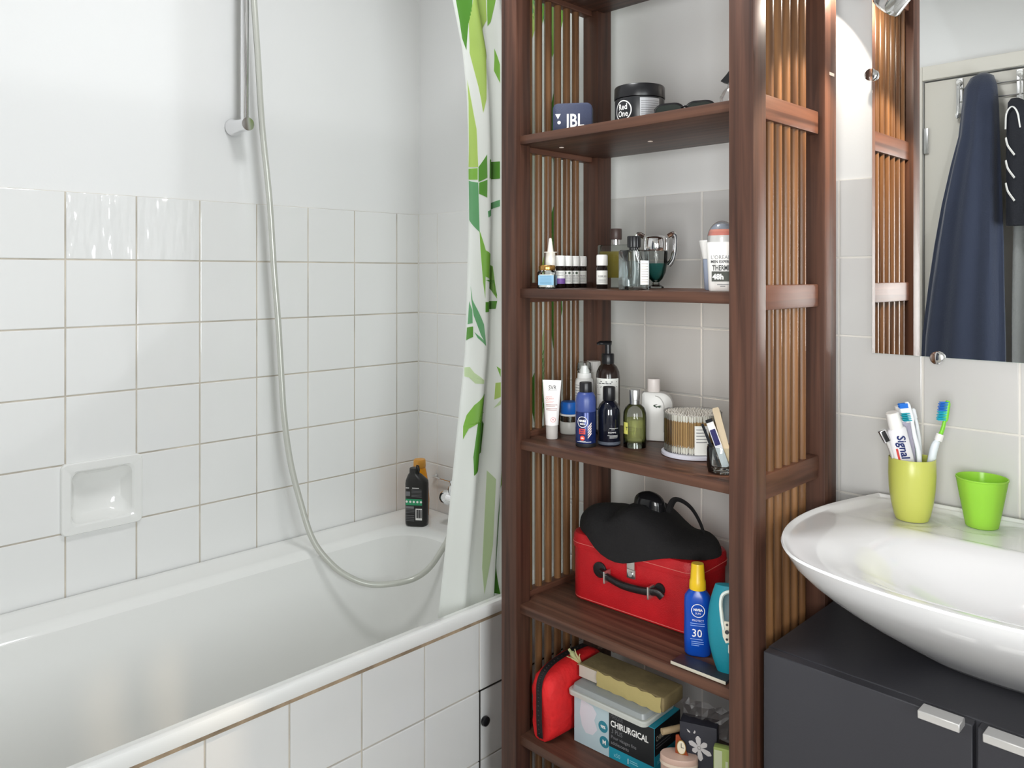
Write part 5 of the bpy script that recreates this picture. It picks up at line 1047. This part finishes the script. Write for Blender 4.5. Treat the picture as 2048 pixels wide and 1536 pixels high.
kraft = M('kraft_paper', '#8a7a56', 0.7, bump=0.3, bscale=60, var=0.2, vscale=25)
b = B(); box(b, -0.112, 0.100, -0.034, 0.040, 0.0006, 0.030, 0.004, 3); obj('box', b, kraft, pk)
b = B(); ppoly_pts = []
gq = [[b.verts.new((-0.062+0.158*i/14, -0.0355-0.004*abs(sin(i*1.1+j)), 0.031-0.031*j/4+0.0015*sin(i*2.3+j*1.7))) for i in range(15)] for j in range(5)]
for j in range(4):
    for i in range(14): b.faces.new((gq[j][i], gq[j][i+1], gq[j+1][i+1], gq[j+1][i]))
obj('paper_flap', b, M('paper_cream', '#b5a56e', 0.6, bump=0.3, bscale=80), pk)
b = B(); patch(b, flatp(0.0344), -0.111, -0.064, 0.003, 0.028, 4, 2); obj('white_end', b, M('paper_white', '#c9c0b4', 0.7), pk, False)
raf = M('raffia', '#c8b98a', 0.7); rr2 = random.Random(9)
for k in range(9):
    a0 = rr2.uniform(0.3, 5.6); L_ = rr2.uniform(0.025, 0.045); p = Vector((-0.118, -0.016, 0.018))
    b = B(); e2 = p+Vector((-abs(cos(a0))*L_, rr2.uniform(-0.018, 0.004), sin(a0)*L_*0.8+0.004)); e2.z = max(e2.z, -0.015); m_ = p.lerp(e2, 0.5)+Vector((0, -0.006, 0.008*rr2.uniform(-1, 1)))
    tube(b, spline([p, m_, e2], 5), [0.0016]*6+[0.0011]*5, 6, 0.6); obj('raffia_strand', b, raf, pk)
b = B(); tube(b, spline([(-0.118, -0.016, 0.018), (-0.126, -0.020, 0.026), (-0.142, -0.022, 0.038), (-0.150, -0.022, 0.044)], 5), [0.004]*6+[0.006]*5+[0.003]*5, 8, 0.6); obj('raffia_bow', b, M('raffia_green', '#bcc08c', 0.7), pk)
cel = thing('cellophane_bag', 'crumpled cellophane bag end behind the parcel above the red pouch', 'bag', (0.9020, -0.2045, S5+RK*(0.146)), 0.2)
celm = thin('cellophane', (0.75, 0.70, 0.62), 1.8, 0.12, 0.25, C('#5c4f45'))
def crumple(nu, nv, w_, h_, amp, seed, fan=0.0, yb=0.0):
    r = random.Random(seed); q = [[Vector(((-w_/2+w_*i/nu)*(1+fan*j/nv), yb+r.uniform(-amp, amp), h_*j/nv+r.uniform(-amp, amp)*0.4+0.004)) for i in range(nu+1)] for j in range(nv+1)]
    b = B(); g = [[b.verts.new(p) for p in row] for row in q]
    for j in range(nv):
        for i in range(nu):
            b.faces.new((g[j][i], g[j][i+1], g[j+1][i+1])); b.faces.new((g[j][i], g[j+1][i+1], g[j+1][i]))
    return b
obj('film', crumple(8, 6, 0.055, 0.055, 0.006, 4, 0.5), celm, cel, False)
# things at the right end of the bottom shelf
cb = thing('card_box', 'slim black carton with a white flower print at the right of the bottom shelf', 'box', (1.1925, -0.3175, S5), 0.38)
obj('carton', box(B(), -0.034, 0.034, -0.016, 0.016, 0, 0.160, 0.002), M('carton_charcoal', '#2a2a33', 0.5), cb)
f = flatp(0.0164); b = B()
for k in range(6):
    a = PI/2+2*PI*k/6+0.12; L_ = (0.0215, 0.0205, 0.0150, 0.0235, 0.0240, 0.0175)[k]
    dx_, dz_ = cos(a), sin(a); ppoly(b, f, [(0.002+dx_*r_-dz_*w_, 0.118+dz_*r_+dx_*w_) for r_, w_ in ((0.002, 0.0015), (L_*0.45, 0.0042), (L_*0.8, 0.0048), (L_, 0.0012), (L_, -0.0012), (L_*0.8, -0.0048), (L_*0.45, -0.0042), (0.002, -0.0015))])
pdisc(b, f, 0.002, 0.118, 0.0036, 14); obj('flower_print', b, M('print_pale', '#bdb9b9', 0.6), cb, False)
b = B(); ppoly(b, f, [(-0.021, 0.1485), (-0.015, 0.145), (-0.0145, 0.142), (-0.0185, 0.1435)]); ppoly(b, f, [(-0.009, 0.143), (-0.006, 0.149), (-0.0045, 0.146), (-0.006, 0.1425)]); obj('small_print', b, M('print_pale', '#bdb9b9', 0.6), cb, False)
rt = thing('round_tin', 'pinkish round tin with a cream lid next to the black flower carton', 'tin', (1.1730, -0.3531, S5), 0.5)
pinkm = M('tin_pink', '#b79a8c', 0.4); 
b = B(); lathe(b, [(0.032, 0), (0.0335, 0.002), (0.0335, 0.086), (0.0345, 0.087), (0.0345, 0.102), (0.033, 0.104), (0.0, 0.1045)], 36, cap1=False)
for v in b.verts: v.co.y *= 0.62
obj('tin', b, pinkm, rt)
b = B(); lathe(b, [(0.0348, 0.088), (0.0350, 0.094)], 36, cap0=False, cap1=False)
for v in b.verts: v.co.y *= 0.62
obj('lid_rim', b, M('tin_cream', '#cbb9a8', 0.4), rt)
wt = thing('small_watch', 'small oval watch face on a brown strap leaning on the black flower carton', 'watch', (1.1692, -0.3493, S5+RK*(0.0892+0.010)), 0.38)
def wp(x, y): return Vector((x, -0.004+0.0*x, 0.004+y))
b = B(); ppoly(b, flatp(0.004), [(-0.004, 0.0385), (0.001, 0.040), (0.008, 0.028), (0.018, 0.006), (0.024, 0.0005), (0.010, 0.0005), (-0.005, 0.006)]); r_ = bmesh.ops.extrude_face_region(b, geom=b.faces[:]); bmesh.ops.translate(b, verts=[v for v in r_['geom'] if isinstance(v, bmesh.types.BMVert)], vec=(0, 0.0025, 0)); obj('strap', b, M('strap_brown', '#8a3c1e', 0.5), wt)
b = B(); pdisc(b, lambda x, y: Vector((0.0065+x*0.72, -0.0052, 0.0185+y*1.15)), 0, 0, 0.0115, 28); obj('dial', b, M('dial_cream', '#d9cfb8', 0.4), wt, False)
b = B(); pdisc(b, lambda x, y: Vector((0.0065+x*0.72, -0.0056, 0.0185+y*1.15)), 0, 0, 0.0122, 28, 0.0105); obj('bezel', b, M('bezel_gold', '#b08a4a', 0.3, 0.8), wt, False)
b = B(); patch(b, flatp(0.0058), 0.0058, 0.0068, 0.0185, 0.0265, 1, 1); patch(b, flatp(0.0058), 0.0062, 0.0115, 0.0180, 0.0190, 1, 1); obj('watch_hand', b, ink, wt, False)
gp = thing('sample_packet', 'pale green and white packet beside the right post on the bottom shelf', 'packet', (1.2538, -0.3253, S5), 0.35)
obj('packet', box(B(), -0.026, 0.028, -0.008, 0.008, 0, 0.140, 0.004), M('packet_green', '#93a35c', 0.45), gp)
b = B(); patch(b, flatp(0.0083), -0.024, -0.010, 0.006, 0.135, 1, 1); patch(b, flatp(0.0083), -0.004, 0.0005, 0.006, 0.118, 1, 1); obj('pale_strip', b, M('strip_pale', '#b9bfa0', 0.5), gp, False)
cg = thing('cellophane_bag', 'grey cellophane bag crumpled over the black flower carton', 'bag', (1.2133, -0.3006, S5+RK*(0.128)), 0.3)
obj('film', crumple(10, 6, 0.11, 0.055, 0.008, 12, 0.15, 0.0), thin('cellophane_grey', (0.62, 0.60, 0.60), 2.0, 0.15, 0.35, C('#5a5556')), cg, False)
rs = thing('wooden_stick', 'short pale wooden rod lying between the mask carton and the flower carton', 'stick', (1.1355, -0.3051, S5+RK*(0.1145)), 0.0)
b = B(); tube(b, [(-0.012, -0.030, 0.002), (0.035, 0.055, 0.006)], 0.0062, 14); obj('rod', b, M('wood_pale', '#b09a78', 0.6), rs)
tw = thing('folded_towel', 'dark blue folded towel on the lowest shelf under the red pouch', 'towel', (0.9229, -0.2568, S6), 0.0)
b = B(); tm = M('towel_blue', '#1c2a78', 0.95, bump=0.6, bscale=220)
for k in range(3): box(b, -0.10+0.004*k, 0.14-0.004*k, -0.09+0.003*k, 0.09-0.003*k, 0.0005+0.026*k, 0.0255+0.026*k, 0.010, 3)
obj('towel', b, tm, tw)

SCALE = 1.0

# ------------------------------------------------------------------ coats and hooks on the door (seen in the mirror)
hk = thing('door_hook_rack', 'chrome wire over-door hook rack with white knobs', 'hook rack', (1.26, FY, 1.90))
b = B()
for z_ in (0.095, 0.045): tube(b, [(-0.24, 0.004, z_), (0.30, 0.004, z_)], 0.003, 8)
obj('wire_bar', b, steel, hk)
for x_ in (-0.234, -0.035, 0.17):
    b = B(); tube(b, spline([(x_, 0.004, 0.125), (x_+0.006, 0.03, 0.10), (x_+0.010, 0.045, 0.05), (x_+0.006, 0.05, -0.01), (x_, 0.03, -0.026), (x_, 0.016, -0.012)], 6), 0.0035, 8); obj('hook', b, chrome, hk)
    b = B(); box(b, x_-0.012, x_+0.010, -0.003, 0.003, -0.012, 0.135, 0.002); obj('hook_plate', b, steel, hk)
    b = B()
    for c_ in ((x_, 0.010, 0.118), (x_, 0.022, -0.010)):
        lathe(b, [(0.0008, -0.011)]+[(0.011*cos(a), 0.011*sin(a)) for a in [-PI/2+PI*i/8 for i in range(1, 8)]]+[(0.0008, 0.011)], 14, cx=c_[0], cy=c_[1])
        for v in b.verts[-14*9:] if False else []: pass
    zz = [0.118, -0.010]; n_ = len(b.verts)//2; b.verts.ensure_lookup_table()
    for q in range(2):
        for v in b.verts[q*n_:(q+1)*n_]: v.co.z += zz[q]
    obj('hook_knob', b, white, hk)
def coat(name, label, cat, secs, mat, base, waves=9, amp=0.006, seed=1):
    t = thing(name, label, cat, base); b = B(); rings = []; r = random.Random(seed); ph_ = [r.uniform(0, 6) for _ in range(4)]
    for z, xl, xr, d in secs:
        rg_ = []
        for k in range(48):
            a = 2*PI*k/48; c_, s_ = cos(a), sin(a); f_ = amp*min(1, (secs[0][0]-z)/0.4)*sin(waves*a+ph_[0]+1.5*z)*0.7
            x = (xl+xr)/2+(xr-xl)/2*c_*(1+f_*4); y = max(0.006, d*0.55+d*0.5*s_+f_)
            rg_.append((x, y, z))
        rings.append(rg_)
    loft(b, rings); obj('cloth', b, mat, t); return t
navyc = M('navy_cloth', '#2b3348', 0.85, bump=0.3, bscale=180, sheen=0.3)
coat('hooded_coat', 'long navy hooded coat hanging on the door hooks', 'coat', [(2.035, 1.095, 1.125, 0.03), (2.02, 1.072, 1.148, 0.055), (1.98, 1.055, 1.162, 0.08), (1.90, 1.050, 1.170, 0.10), (1.80, 1.042, 1.174, 0.11), (1.70, 1.020, 1.178, 0.12), (1.55, 0.990, 1.184, 0.13), (1.40, 0.965, 1.188, 0.13), (1.25, 0.945, 1.190, 0.13), (1.05, 0.922, 1.194, 0.13), (0.90, 0.915, 1.196, 0.13), (0.62, 0.905, 1.20, 0.13)], navyc, (0, FY+0.004, 0), 8, 0.012, 2)
jk = coat('sports_jacket', 'black sports jacket with white piping hanging next to the navy coat', 'jacket', [(1.915, 1.212, 1.240, 0.03), (1.90, 1.206, 1.262, 0.05), (1.84, 1.205, 1.285, 0.07), (1.70, 1.205, 1.36, 0.085), (1.55, 1.206, 1.38, 0.09), (1.46, 1.206, 1.39, 0.09)], M('black_cloth', '#20222a', 0.8, bump=0.2, bscale=200), (0, FY+0.062, 0), 7, 0.006, 4)
b = B(); tube(b, spline([(1.209, 0.075, 1.80), (1.212, 0.075, 1.855), (1.228, 0.072, 1.878), (1.245, 0.074, 1.855), (1.255, 0.078, 1.80)], 6), 0.004, 8, 0.5); obj('collar_piping', b, whitem, jk)
for z_ in (1.74, 1.66, 1.58):
    b = B(); tube(b, spline([(1.209, 0.070, z_+0.03), (1.218, 0.082, z_), (1.240, 0.092, z_-0.035)], 5), 0.0045, 8, 0.5); obj('sleeve_piping', b, whitem, jk)
coat('grey_garment', 'grey cotton garment hanging under the black jacket', 'garment', [(1.86, 1.235, 1.32, 0.035), (1.70, 1.225, 1.40, 0.045), (1.50, 1.214, 1.42, 0.05), (1.35, 1.210, 1.43, 0.05), (1.15, 1.208, 1.44, 0.05), (0.95, 1.208, 1.45, 0.05), (0.75, 1.21, 1.45, 0.05)], M('grey_cloth', '#8b8d8c', 0.85, bump=0.3, bscale=120), (0, FY+0.006, 0), 6, 0.010, 8)
